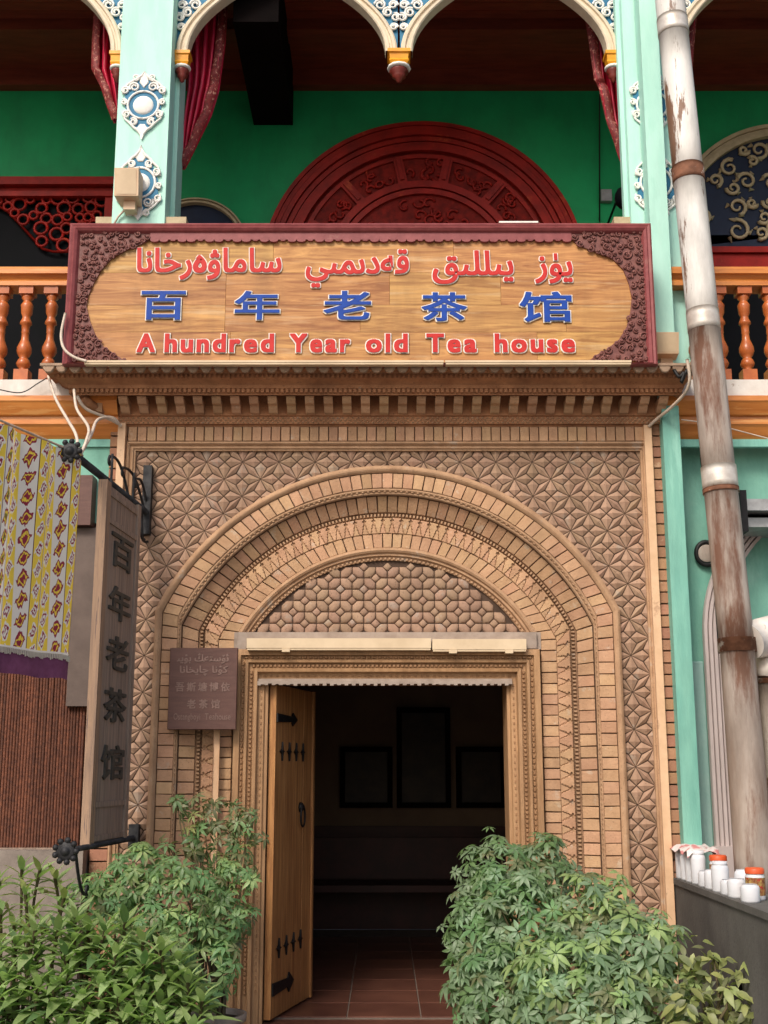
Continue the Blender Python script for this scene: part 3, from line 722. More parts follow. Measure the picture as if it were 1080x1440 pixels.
# corner console on the left return
cc = MB().tube([(PXL - .01, -.02, zc(582, .05)), (PXL - .06, -.06, zc(576, .1)), (PXL - .12, -.11, zc(566, .14)), (PXL - .17, -.16, zk2 - .01)], [.02, .035, .03, .045], 8)
part('corner_console', cc, M['cornice'], corn)
# carved wooden door frame
dx0, dx1, dzt = X(329, 1000, .06), X(761, 1000, .06), Z(913, .06)
fw = (OX0 - dx0); px = fw / 50
dprof = [(0, .16), (0, .055), (9 * px, .05), (10 * px, .075), (15 * px, .078), (16 * px, .06), (20 * px, .062), (22 * px, .09), (28 * px, .092), (29 * px, .078), (34 * px, .082), (36 * px, .12), (44 * px, .125), (46 * px, .14), (50 * px, .145), (50 * px, .42)]
df = part('door_frame', rsweep(dx0, dx1, dzt, dprof, MB()), M['oak'], portal)
fb = MB()
def frame_beads(off, y, pitch, s, d, mb):
    z = .3
    while z < dzt - off - pitch:
        for x in (dx0 + off, dx1 - off): bead(mb, Vector((x, y, z)), Vector((0, 0, 1)), Vector((1, 0, 0)), s, d)
        z += pitch
    x = dx0 + off + pitch / 2
    while x < dx1 - off: bead(mb, Vector((x, y, dzt - off)), Vector((1, 0, 0)), Vector((0, 0, 1)), s, d); x += pitch
frame_beads(12.5 * px, .078, .034, (.024, .014), .014, fb)
frame_beads(25 * px, .092, .027, (.02, .018), .016, fb)
frame_beads(40 * px, .124, .04, (.02, .01), .006, fb)
part('bead_carving', fb, M['oak_bead'], df, kind='stuff')
gt = MB(); zq = Z(961, .1); xa, xb = X(362, 961, .1), X(720, 961, .1)
n = 70
for i in range(n):
    x = xa + (xb - xa) * i / n; w = (xb - xa) / n
    gt.box(x, x + w, .085, .13, zq - .012 + (.008 if i % 2 else 0) + random.uniform(-.003, .003), zq + .014)
gt.box(xa, xb, .10, .14, zq + .012, zq + .03)
part('lintel_strip', gt, M['concrete'], df)
# door leaf
LH = dzt - 50 * px - FZ - .02; LW = .79
leaf = bpy.data.objects.new('door', None); COL.objects.link(leaf); leaf.parent = portal
HX = X(376, 1400, .18)
leaf.location = Vector((HX, .17, FZ + .012)) - wofs(portal); leaf.rotation_euler = (0, 0, radians(76))
leaf['label'] = 'open plank door leaf with black iron straps'
n = 4; pw = LW / n
for i in range(n):
    mb = MB().prism([(i * pw + .002, 0), ((i + 1) * pw - .002, 0), ((i + 1) * pw - .002, LH), (i * pw + .002, LH)], -.022 + random.uniform(-.002, .002), .022, .003)
    part('plank', mb, M['pine'], leaf, world=False)
for z in (.25, LH - .35): part('batten', MB().box(.03, LW - .02, .022, .05, z, z + .1), M['pine'], leaf, world=False)
edge = MB().box(LW - .012, LW + .02, -.034, .034, 0, LH); part('edge_stile', edge, M['pine'], leaf, world=False)
def strap(z, l, h, flip=False):
    pts = [(.01, z - h / 2), (l * .72, z - h * .35), (l * .78, z - h * .8), (l, z), (l * .78, z + h * .8), (l * .72, z + h * .35), (.01, z + h / 2)]
    return MB().prism(pts, -.034, -.024, .002)
for z, l, h in ((LH - .21, .42, .055), (.17, .42, .075)): part('hinge_strap', strap(z, l, h), M['iron'], leaf, world=False)
for zz in (LH - .42, .40):
    for i in range(4):
        x = .12 + i * .145; mb = MB()
        mb.prism([(x - .012, zz), (x, zz - .06), (x + .012, zz), (x, zz + .06)], -.036, -.024, .002)
        mb.prism([(x - .05, zz), (x, zz - .014), (x + .05, zz), (x, zz + .014)], -.033, -.024, .002)
        mb.lathe([(0, -.02), (.016, -.016), (.022, 0)], (x, -.030, zz), 8, axis=Matrix.Rotation(radians(-90), 3, 'X').transposed())
        part('iron_stud', mb, M['iron'], leaf, world=False)
rg = MB(); cx_, cz_ = LW * .66, 1.24
rg.tube([(cx_ + .045 * sin(a * pi / 10), -.045, cz_ - .06 + .065 * cos(a * pi / 10)) for a in range(21)], .007, 6)
rg.lathe([(.0, 0), (.035, .0), (.03, .014), (.012, .03), (0, .032)], (cx_, -.024, cz_), 10, axis=Matrix.Rotation(radians(90), 3, 'X'))
part('ring_handle', rg, M['iron'], leaf, world=False)
for z in (.36, .95, LH - .45):
    mb = MB().box(LW + .018, LW + .03, -.02, .02, z, z + .12); mb.tube([(LW + .035, 0, z - .03), (LW + .04, -.01, z + .15)], .008, 6)
    part('edge_fitting', mb, M['iron'], leaf, world=False)

# ------------------------------------------------------------------ light strips and conduits
def bar(name, a, b_, py0, py1, Y, dep, matl, label, cat, group=None, clips=()):
    x0, x1 = X(a, py0, Y), X(b_, py0, Y)
    t_ = thing(name, label, cat, ((x0 + x1) / 2, Y, Z(py1, Y)), group)
    mb = MB(); zz0, zz1 = Z(py1, Y), Z(py0, Y)
    mb.box(x0, x1, Y, Y + dep, zz0 + .012, zz1); mb.box(x0 + .003, x1 - .003, Y + .004, Y + dep, zz0, zz0 + .012)
    part('housing', mb, matl, t_)
    for c in clips:
        cxp = X(c, py1, Y); part('clip', MB().box(cxp - .025, cxp + .025, Y - .006, Y + dep, zz0 - .012, zz0 + .01), M['cream'], t_)
    return t_
bar('lamp_bar', 347, 606, 897.5, 914, -.005, .075, M['cream'], 'long cream lamp bar above the door, left of the joint', 'lamp bar', 'lamp bars over the doorway', (402,))
bar('lamp_bar', 608, 740, 898.5, 916, -.005, .075, M['cream'], 'short cream lamp bar above the door, right of the joint', 'lamp bar', 'lamp bars over the doorway', (637, 716))
bar('strip_light', 118, 624, 506.5, 512, -.45, .05, M['cream'], 'long cream strip along the left foot of the big sign', 'strip light', 'strips at the foot of the sign')
bar('strip_light', 626, 888, 506.5, 512, -.45, .05, M['cream'], 'shorter cream strip along the right foot of the big sign', 'strip light', 'strips at the foot of the sign')
def conduit(x0, x1, py, Yf, z0, z1, label):
    mb = MB(); a, b_ = X(x0, py, Yf), X(x1, py, Yf)
    mb.prism([(a, z0), (b_, z0), (b_, z1), (a, z1)], Yf, .03, .004)
    return single('cable_channel', mb, M['channel'], label, 'cable channel')
conduit(165, 175.5, 620, -.045, 1.2, Z(594, -.045), 'pink-beige cable channel up the left edge of the portal')
conduit(906.5, 917, 620, -.045, .35, Z(597, -.045), 'pink-beige cable channel up the right edge of the portal')
conduit(299.5, 308.5, 1070, .045, .5, Z(1024, .045), 'pale vertical cable channel below the brown plaque')
mb = MB().box(X(334, 905, .07), X(347, 905, .07), .055, .1, Z(914, .07), Z(901, .07)); single('junction_block', mb, M['concrete'], 'small grey junction block at the left end of the lamp bars', 'junction block')

# ------------------------------------------------------------------ sign
YSG = -.44
SX_0, SX_1 = X(92, 420, YSG), X(921, 420, YSG)
SZ_0, SZ_1 = Z(512, YSG), Z(313, YSG)
sign = thing('wooden_sign', 'large maroon framed wooden sign with red and blue lettering above the portal', 'sign', ((SX_0 + SX_1) / 2, YSG, SZ_0))
fr = MB(); fwid = .06
fprof = [(0, .12), (0, -.03), (.012, -.04), (.026, -.034), (.034, -.042), (.05, -.03), (.062, -.008), (.064, .03)]
rows = []
for o, y in fprof:
    rows.append([Vector((SX_0 + o, YSG + .04 + y, SZ_0 + o * .3)), Vector((SX_0 + o, YSG + .04 + y, SZ_1 - o)), Vector((SX_1 - o, YSG + .04 + y, SZ_1 - o)), Vector((SX_1 - o, YSG + .04 + y, SZ_0 + o * .3)), Vector((SX_0 + o, YSG + .04 + y, SZ_0 + o * .3))])
fr.grid(rows, 0, False)
fr.box(SX_0 + .004, SX_1 - .004, YSG + .10, YSG + .16, SZ_0, SZ_1 - .004)
part('frame', fr, M['maroon'], sign)
YB = YSG + .045
rowsz = [SZ_0 + .01, SZ_0 + (SZ_1 - SZ_0) * .24, SZ_0 + (SZ_1 - SZ_0) * .43, SZ_0 + (SZ_1 - SZ_0) * .66, SZ_1 - .03]
cuts = [[.28, .62, .8], [.27, .5, .85], [.27, .55, .74], [.35, .66]]
for j in range(4):
    xs = [SX_0 + .03] + [SX_0 + (SX_1 - SX_0) * c for c in cuts[j]] + [SX_1 - .03]
    for i in range(len(xs) - 1):
        part('plank', MB().prism([(xs[i] + .0006, rowsz[j] + .0008), (xs[i + 1] - .0006, rowsz[j] + .0008), (xs[i + 1] - .0006, rowsz[j + 1] - .0008), (xs[i] + .0006, rowsz[j + 1] - .0008)], YB, YB + .03, .001), M['sign_wood'], sign)
# carved corner spandrels
def spx(px_, py): w = W(px_, py, YB); return Vector((w.x, w.z))
bl = [(215, 334), (205, 342), (180, 352), (158, 364), (142, 382), (132, 400), (124, 418), (122, 432), (127, 452), (134, 470), (146, 488), (164, 500), (176, 508)]
br = [(800, 333), (812, 346), (840, 356), (862, 366), (876, 380), (884, 400), (888, 420), (886, 440), (881, 460), (870, 478), (853, 492), (838, 500), (828, 508)]
for side, crv, xe in (('left', bl, SX_0 + .055), ('right', br, SX_1 - .055)):
    P_ = [spx(*c) for c in crv]
    plate = MB()
    for i in range(len(P_) - 1):
        a, b_ = P_[i], P_[i + 1]
        plate.prism([(a.x, a.y), (b_.x, b_.y), (xe, b_.y), (xe, a.y)], YB - .012, YB + .004)
    topz = SZ_1 - .055
    plate.prism([(P_[0].x, P_[0].y), (xe, P_[0].y), (xe, topz), (P_[0].x, topz)], YB - .012, YB + .004)
    car = part('corner_carving', plate, M['maroon_carve'], sign)
    vol = MB()
    def inside(x, z):
        if z > P_[0].y: return (x < P_[0].x - .0) if side == 'left' else (x > P_[0].x)
        for i in range(len(P_) - 1):
            a, b_ = P_[i], P_[i + 1]
            if b_.y <= z <= a.y:
                t_ = (a.y - z) / max(1e-6, a.y - b_.y); xb_ = a.x + (b_.x - a.x) * t_
                return x < xb_ if side == 'left' else x > xb_
        return False
    rnd = random.Random(3 if side == 'left' else 5); placed = []
    lox, hix = (xe, P_[0].x + .01) if side == 'left' else (P_[0].x - .01, xe)
    # scrolls along the free edge first, then fill
    cand = []
    for i in range(len(P_) - 1):
        for k in range(3):
            q = P_[i].lerp(P_[i + 1], (k + .5) / 3); cand.append((q.x + (-.022 if side == 'left' else .022), q.y, rnd.uniform(.018, .028)))
    for _ in range(2600): cand.append((rnd.uniform(lox, hix), rnd.uniform(SZ_0 + .02, topz), rnd.choice((.034, .03, .024, .018, .014))))
    for x, z, r in cand:
        if not inside(x, z) or not (min(lox, hix) + r * .8 < x < max(lox, hix)) : continue
        if any((x - a) ** 2 + (z - b_) ** 2 < ((r + c) * .86) ** 2 for a, b_, c in placed): continue
        placed.append((x, z, r)); th = rnd.uniform(0, 2 * pi); dr = rnd.choice((-1, 1)); pp = []; rad = []
        for k in range(15):
            s_ = k / 14; rr_ = r * (1 - s_ * .82); an = th + dr * s_ * 2.6 * pi
            pp.append((x + rr_ * cos(an), YB - .016 - .010 * s_, z + rr_ * sin(an))); rad.append(.0065 * (1.1 - .4 * s_))
        vol.tube(pp, rad, 4, cap=True)
        vol.lathe([(.007, 0), (0, -.006)], (x, YB - .026, z), 6, axis=Matrix.Rotation(radians(-90), 3, 'X'))
    part('scroll', vol, M['maroon_carve'], car, kind='stuff')
# scalloped trim under the top rail
tr_ = MB(); a, b_ = X(212, 336, YB), X(803, 336, YB); n = 46
tr_.box(a, b_, YB - .02, YB + .004, SZ_1 - .105, SZ_1 - .055)
for i in range(n):
    x = a + (b_ - a) * (i + .5) / n; w = (b_ - a) / n
    if i % 3 == 2: tr_.prism([(x - w * .35, SZ_1 - .104), (x + w * .35, SZ_1 - .104), (x + w * .2, SZ_1 - .113), (x - w * .2, SZ_1 - .113)], YB - .02, YB + .003)
    else: tr_.prism([(x - w * .5, SZ_1 - .104), (x + w * .5, SZ_1 - .104), (x + w * .42, SZ_1 - .117), (x + w * .15, SZ_1 - .122), (x - w * .15, SZ_1 - .122), (x - w * .42, SZ_1 - .117)], YB - .024, YB + .003)
part('scalloped_trim', tr_, M['maroon'], sign)
# lettering
def glyph(ch, off=0):
    off = .02 if ch[0] in '\uFEE9\u06D5' else (off or .004)
    c = bpy.data.curves.new('glyph', 'FONT'); c.body = ch; c.offset = off; c.resolution_u = 3
    o = bpy.data.objects.new('glyph', c); COL.objects.link(o)
    dg = bpy.context.evaluated_depsgraph_get(); dg.update()
    me = bpy.data.meshes.new_from_object(o.evaluated_get(dg)); v = [tuple(a.co) for a in me.vertices]; f = [tuple(p.vertices) for p in me.polygons]
    from collections import Counter
    cnt = Counter()
    for q in f:
        for i in range(len(q)): cnt[frozenset((q[i], q[(i + 1) % len(q)]))] += 1
    bd_ = [tuple(e) for e, k in cnt.items() if k == 1]
    bpy.data.objects.remove(o); bpy.data.curves.remove(c); bpy.data.meshes.remove(me)
    return v, f, bd_
def bbox(v): return min(a[0] for a in v), max(a[0] for a in v), min(a[1] for a in v), max(a[1] for a in v)
def solid(v, f, bd_, fx, y0, y1, grow=0, n_=8):
    """flat glyph -> raised slab between y0 (front) and y1 (back); fx maps glyph x,y to sign x,z; grow (metres) fattens it"""
    P2 = [fx(a[0], a[1]) for a in v]; n = len(v); mb = MB()
    sh_ = [(0, 0)] + ([(grow * a_, grow * b__ * .72) for a_, b__ in ((1, 1), (-1, -1), (1, -1), (-1, 1), (1, 0), (-1, 0), (0, 1), (0, -1))] if grow else [])
    for k, (dx, dz) in enumerate(sh_):
        yy = y0 + .00012 * k
        mb.add([(p[0] + dx, yy, p[1] + dz) for p in P2] + [(p[0] + dx, y1, p[1] + dz) for p in P2], f + [(a, b_, n + b_, n + a) for a, b_ in bd_])
    return mb
def raised(root, chars, face, rim, bold, rimw, fxs, yb, h=.012):
    for i, ch in enumerate(chars):
        g = glyph(ch, 0); d = .0012 * (i % 2)
        r_ = part('letter', solid(*g, fxs[i], yb - h + d, yb + .002, rimw, 12), rim, root)
        part('letter_face', solid(*g, fxs[i], yb - h - .005 + d, yb - h + .0005 + d, bold), face, r_)
def lin(v, x0, x1, z0, z1):
    a, b_, c, d = bbox(v)
    return lambda x, y: (x0 + (x - a) / (b_ - a) * (x1 - x0), z0 + (y - c) / (d - c) * (z1 - z0))
# chinese
for ch, (a, b_, c, d) in zip('百年老茶馆', ((199, 261, 411, 450), (331, 393, 411, 450), (456, 521, 411, 450), (594, 655, 413, 452), (732, 802, 412, 453))):
    v, _, _ = glyph(ch, 0)
    p0, p1 = W(a, d, YB), W(b_, c, YB)
    raised(sign, [ch], M['letter_blue'], M['letter_white'], .0042, .0105, [lin(v, p0.x, p1.x, p0.z, p1.z)], YB)
# english
def word(s, a, b_, base, cap, off, rim, face, rimm, root, yb, h=.012, capref='A', gap=.10):
    gs = [glyph(c, 0)[0] for c in s]; bx = [bbox(g) for g in gs]
    ref = bbox(glyph('A', 0)[0])
    W_ = sum(q[1] - q[0] for q in bx) + gap * (len(s) - 1)
    xa, xb = X(a, base, yb), X(b_, base, yb); k = (xb - xa) / W_
    zb, zt_ = Z(base, yb), Z(cap, yb); kz = (zt_ - zb) / (ref[3] - ref[2])
    pen = xa; fxs = []
    for q in bx:
        fxs.append((lambda p_, q_: (lambda x, y: (p_ + (x - q_[0]) * k, zb + (y - ref[2]) * kz)))(pen, q)); pen += (q[1] - q[0] + gap) * k
    raised(root, s, face, rimm, off, rim, fxs, yb, h)
for s, a, b_ in (('A', 194, 217), ('hundred', 233, 384), ('Year', 409, 491), ('old', 516, 572), ('Tea', 601, 669), ('house', 697, 807)):
    word(s, a, b_, 495.5, 471, .0062, .0125, M['letter_red'], M['letter_white'], sign, YB, gap=.20)
# uyghur, presentation forms listed from right to left
def arabic(forms, a, b_, base, off, rim, face, rimm, root, yb, kz=None, h=.010, top=None, bot=None):
    fl_ = list(forms)[::-1]
    adv = {}
    for c in set(fl_):
        v1 = glyph('l', 0)[0]; v2 = glyph(c + 'l', 0)[0]; adv[c] = bbox(v2)[1] - bbox(v1)[1]
    pen = 0; pos = []
    for c in fl_: pos.append(pen); pen += adv[c]
    lo_ = min(pos[i] + bbox(glyph(c, 0)[0])[0] for i, c in enumerate(fl_)); hi_ = max(pos[i] + bbox(glyph(c, 0)[0])[1] for i, c in enumerate(fl_))
    xa, xb = X(a, base, yb), X(b_, base, yb); k = (xb - xa) / (hi_ - lo_); zb = Z(base, yb); kz_ = kz or k
    fxs = [(lambda p_: (lambda x, y: (xa + (p_ + x - lo_) * k, zb + y * kz_)))(pos[i]) for i in range(len(fl_))]
    raised(root, fl_, face, rimm, off, rim, fxs, yb, h)
WORDS = (('\uFEF3\uFBDC\uFEAF', 753, 804, 388), ('\uFEF3\uFBE9\uFEE0\uFEE0\uFBE9\uFED6', 609, 721, 387), ('\uFED7\uFEEA\uFEA9\uFBE8\uFEE4\uFBE9\uFEF2', 431, 574, 385), ('\uFEB3\uFE8E\uFEE3\uFE8E\uFBDE\uFEE9\uFEAD\uFEA7\uFE8E\uFEE7\uFE8E', 193, 395, 383))
for f_, a, b_, base in WORDS:
    arabic(f_, a, b_, base, .0042, .0095, M['letter_red'], M['letter_white'], sign, YB, kz=.225)
mb = MB().box(X(702, 314, YSG), X(757, 314, YSG), YSG + .003, YSG + .05, SZ_1 + .001, SZ_1 + .012)
single('paper_strip', mb, M['letter_white'], 'thin white strip lying on top of the big sign', 'strip')

# ------------------------------------------------------------------ plaque
YP = -.055
pq = thing('wall_plaque', 'square brown metal plaque with raised text left of the doorway', 'plaque', (X(285, 970, YP), YP, Z(1026, YP)))
a, b_ = X(237, 970, YP), X(333, 970, YP); z0, z1 = Z(1026, YP), Z(911, YP)
part('plate', MB().prism([(a, z0), (b_, z0), (b_, z1), (a, z1)], YP, YP + .03, .004), M['plaque'], pq)
part('spacer', MB().box(a + .05, b_ - .05, YP + .03, .02, z0 + .05, z1 - .05), M['iron'], pq)
for ch, x_, y_ in list(zip('吾斯塘博依', (253, 269, 285, 301, 317), (966,) * 5)) + list(zip('老茶馆', (269, 286, 303), (990,) * 3)):
    v, _, _ = glyph(ch, .01); s_ = 6.2; p0, p1 = W(x_ - s_, y_ + s_, YP), W(x_ + s_, y_ - s_, YP)
    vv = glyph(ch, 0); part('letter', solid(*vv, lin(vv[0], p0.x, p1.x, p0.z, p1.z), YP - .003, YP + .001, .0012), M['plaque_text'], pq)
def flat_ar(forms, a, b_, base, root, yb, matl, off=.012, kz=.06):
    fl_ = list(forms)[::-1]; pen = 0; pos = []
    for c in fl_:
        v1 = glyph('l', 0)[0]
        pos.append(pen)
        pen += .28 if c == ' ' else bbox(glyph(c + 'l', 0)[0])[1] - bbox(v1)[1]
    xa, xb = X(a, base, yb), X(b_, base, yb); k = (xb - xa) / pen; zb = Z(base, yb)
    for i, c in enumerate(fl_):
        if c == ' ': continue
        g = glyph(c, 0); part('letter', solid(*g, lambda x, y, p_=pos[i]: (xa + (p_ + x) * k, zb + y * kz), yb - .003 - .0015 * (i % 2), yb + .001, .001), matl, root)
flat_ar('\uFE8B\uFBDA\uFEB3\uFE98\uFEEA\uFBD6 \uFE91\uFBD8\uFEF3\uFBE9'.replace('\uFBD6', '\uFBD4'), 249, 322, 930, pq, YP, M['plaque_text'])
flat_ar('\uFB90\uFBD8\uFEE7\uFE8E \uFB7C\uFE8E\uFEF3\uFBE9\uFEA8\uFE8E\uFEE7\uFE8E'.replace('\uFEF3\uFBE9', '\uFEF3'), 252, 320, 946, pq, YP, M['plaque_text'])
def small_word(s, a, b_, base, cap, root, yb, matl):
    gs = [glyph(c, 0) if c != ' ' else None for c in s]; pen = 0; pos = []
    for g in gs:
        pos.append(pen); pen += .35 if g is None else bbox(g[0])[1] - bbox(g[0])[0] + .09
    xa, xb = X(a, base, yb), X(b_, base, yb); k = (xb - xa) / pen; zb = Z(base, yb); kz = (Z(cap, yb) - zb) / .7
    for g, p_ in zip(gs, pos):
        if g is None: continue
        bx_ = bbox(g[0]); part('letter', solid(*g, lambda x, y: (xa + (p_ + x - bx_[0]) * k, zb + y * kz), yb - .003, yb + .001), matl, root)
small_word('Ostangboyi', 244, 282, 1012, 1003, pq, YP, M['plaque_text'])
small_word('Teahouse', 288, 325, 1012, 1003, pq, YP, M['plaque_text'])

# ------------------------------------------------------------------ building with the balcony
bld = thing('balcony_building', 'teal and green building with a carved timber balcony behind the portal', 'building', (0, 1, 0))
YW, YK = .30, 1.75
lw = MB()
zs1 = Z(618, .0)
lw.box(-4.5, PXL + .002, .05, .30, 0, zs1, 0)
part('lower_wall', lw, M['grey_wall'], bld, label='grey-brown rendered wall left of the portal')
part('teal_band', MB().box(-4.5, PXL, .02, .052, Z(735, 0), zs1), M['teal_wall'], bld)
part('lower_wall', MB().box(PXR + .002, 4.8, .16, .45, 0, zs1), M['teal_wall'], bld, label='weathered teal wall right of the portal')
# floor of balcony, ledge and orange cornice, either side
for x0, x1 in ((-4.6, PXL + .05), (PXR - .0, 4.9)):
    a, b_ = x0, x1; pts = [(.3, Z(620, .0)), (.02, Z(617, .0)), (-.0, Z(612, .0)), (-.03, Z(600, -.03)), (-.045, Z(596, -.045)), (-.045, Z(586, -.045)), (-.07, Z(583, -.07)), (-.11, Z(566, -.11)), (-.12, Z(563, -.12)), (-.12, Z(556, -.12)), (.3, Z(556, -.12))]
    mb = MB(); mb.grid([[Vector((a, y, z)), Vector((b_, y, z))] for y, z in pts], 0, False)
    part('orange_cornice', mb, M['orange'], bld)
    part('ledge', MB().box(a, b_, -.09, .4, Z(555.8, -.1), Z(533, -.1)), M['slab'], bld)
    part('ledge_moulding', MB().box(a, b_, .0, .04, Z(628, .0), Z(618, .0) + .002), M['teal_mid'], bld)
zfl = Z(533, -.1)
zcl = Z(128, YK)
part('balcony_floor', MB().box(-4.6, 4.9, .1, YK, zfl - .2, zfl - .001), M['grout'], bld)
part('back_wall', MB().box(-5.2, 5.5, YK, YK + .2, zfl - .2, zcl + 2.3), M['green'], bld)
for x in (-5.2, 5.4): part('side_wall', MB().box(x, x + .1, .2, YK, zfl - .2, zcl + 2.3), M['green'], bld)
# ceiling: stepped boards parallel to the front, rising towards it
zc0 = zcl
part('ceiling_board', MB().box(-5.2, 5.5, YK - .10, YK, zc0, Z(97, YK - .1)), M['ceil'], bld)
zb1 = Z(97, YK - .10)
part('ceiling_board', MB().box(-5.2, 5.5, YK - .55, YK - .09, zb1, zb1 + .05), M['ceil'], bld)
zb2 = Z(66, YK - .55)
part('ceiling_beam', MB().box(-5.2, 5.5, YK - .75, YK - .551, zb1 - .06, zb1 + .2), M['ceil'], bld)
zb3 = zb1 + .05
k = 0; y = YK - .76
while y > .25:
    part('ceiling_board', MB().box(-5.2, 5.5, y - .098, y, zb3 - .02, zb3 + .03), M['ceil'], bld); y -= .105
part('roof_slab', MB().box(-5.3, 5.6, .05, YK + .2, zb3 + .06, zb3 + .2), M['ceil'], bld)
part('cross_beam', MB().box(X(357, 170, YK), X(412, 170, YK), .3, YK, Z(176, YK), zb3 + .1), M['black'], bld)
# columns
def column(cx_px, label, dpt=.52):
    Yc = .06; xl, xr = X(cx_px - 38, 250, Yc), X(cx_px + 38, 250, Yc); c = (xl + xr) / 2; hw = (xr - xl) / 2
    t_ = thing('balcony_column', label, 'column', (c, Yc + .2, zfl), 'balcony columns')
    mb = MB(); ch = .03
    pts = [(-hw + ch * .2, 0), (hw - ch * .2, 0), (hw, ch), (hw, dpt), (-hw, dpt), (-hw, ch)]
    rows = [[Vector((c + p[0], Yc + p[1], z)) for p in pts] for z in (zfl, 8.2)]
    mb.grid(rows, 0, False, True)
    part('shaft', mb, M['teal'], t_)
    part('pilaster', MB().box(c + hw, c + hw + .03, Yc + dpt * .33, Yc + dpt * .77, zfl, 8.2), M['teal'], t_)
    part('pilaster', MB().box(c - hw - .03, c - hw, Yc + dpt * .33, Yc + dpt * .77, zfl, 8.2), M['teal'], t_)
    part('base_block', MB().box(c - hw - .11, c + hw + .14, Yc + .02, Yc + .16, Z(312, Yc), Z(303, Yc)), M['tan_relief'], t_)
    # ornaments
    for k_, (ytop, ybot, flip) in enumerate(((104, 200, 1), (202, 308, -1))):
        zt_, zb_ = Z(ytop, Yc), Z(ybot, Yc); H = (zt_ - zb_); zm = (zt_ + zb_) / 2 + flip * H * .03; w = hw * .78
        Yo = Yc - .002
        def E(a, b__): return (c + a * w, zm + flip * b__ * H / 2)
        back = MB().prism([E(*q) for q in ((0, .80), (.55, .62), (.9, .30), (.85, -.1), (.6, -.45), (.2, -.70), (-.2, -.70), (-.6, -.45), (-.85, -.1), (-.9, .30), (-.55, .62))], Yo - .006, Yo + .004)
        orn = part('ornament', back, M['blue'], t_)
        rl = MB(); x0_, z0_ = E(0, 0)
        rl.lathe([(0, -.014), (w * .40, -.012), (w * .47, -.006), (w * .5, 0)], (x0_, Yo - .005, z0_), 20, axis=Matrix.Rotation(radians(-90), 3, 'X'))
        def scr(x, z, r, th, dr, turns=1.6, tk=.009, fl_=1):
            pp = []; rr_ = []
            for q in range(16):
                s_ = q / 15; rad = r * (1 - .75 * s_); an = th + dr * s_ * turns * 2 * pi
                pp.append((x + rad * cos(an), Yo - .012, z + rad * sin(an))); rr_.append(tk * (1.0 - .3 * s_))
            rl.tube(pp, rr_, 6)
        for s_ in (-1, 1):
            for (a_, b2, r, th, dr, tk) in ((.45, .52, .26, -.6, 1, .009), (.88, .42, .20, 2.6, -1, .009), (.92, .08, .16, 1.0, 1, .009), (.78, -.28, .20, 2.2, -1, .009), (.42, -.50, .20, .8, 1, .009), (.40, .80, .18, -1.2, -1, .008)):
                x_, z_ = E(s_ * a_, b2); scr(x_, z_, r * w, (th if s_ > 0 else pi - th) * flip, dr * s_ * flip, tk=tk)
            # ring round the disc
            rl.tube([(lambda e: (e[0], Yo - .010, e[1]))(E(s_ * .74 * sin(q * pi / 12), .40 * cos(q * pi / 12) * 1.0)) for q in range(13)], .009, 6)
            rl.tube([(lambda e: (e[0], Yo - .010, e[1]))(E(s_ * q[0], q[1])) for q in ((0, .98), (.12, .86), (.30, .78), (.5, .72), (.78, .60), (1.0, .44), (1.0, .30))], [.004, .010, .012, .009, .009, .008, .005], 6)
            rl.tube([(lambda e: (e[0], Yo - .010, e[1]))(E(s_ * q[0], q[1])) for q in ((0, -1.0), (.06, -.85), (.22, -.72), (.40, -.66), (.62, -.52), (.86, -.40), (.98, -.18))], [.003, .010, .013, .010, .009, .008, .005], 6)
        rl.prism([E(*q) for q in ((0, 1.0), (.16, .84), (.22, .66), (0, .50), (-.22, .66), (-.16, .84))], Yo - .014, Yo + .002, .004)
        rl.prism([E(*q) for q in ((0, -1.0), (.14, -.84), (.28, -.70), (.12, -.56), (-.12, -.56), (-.28, -.70), (-.14, -.84))], Yo - .014, Yo + .002, .004)
        part('scrollwork', rl, M['white_relief'], orn)
    return c, hw
cL, hwL = column(197, 'pale teal balcony column with the beige box on it, behind the left of the sign')
cR, hwR = column(922, 'pale teal balcony column behind the slanted white drainpipe', .14)
# teal pilaster right of the portal, in front of the right column
xa, xb = X(934, 640, -.10), X(958, 640, -.10)
tp_ = thing('teal_pilaster', 'tall narrow teal pilaster from the ground up along the right side of the portal', 'pilaster', ((xa + xb) / 2, 0, 0))
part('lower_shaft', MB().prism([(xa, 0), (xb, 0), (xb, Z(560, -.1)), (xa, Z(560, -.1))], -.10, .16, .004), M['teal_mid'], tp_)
part('upper_shaft', MB().prism([(xa - .015, Z(560, -.1)), (xb, Z(560, -.1)), (xb, 8.2), (xa - .015, 8.2)], -.098, .05, .006), M['teal'], tp_)
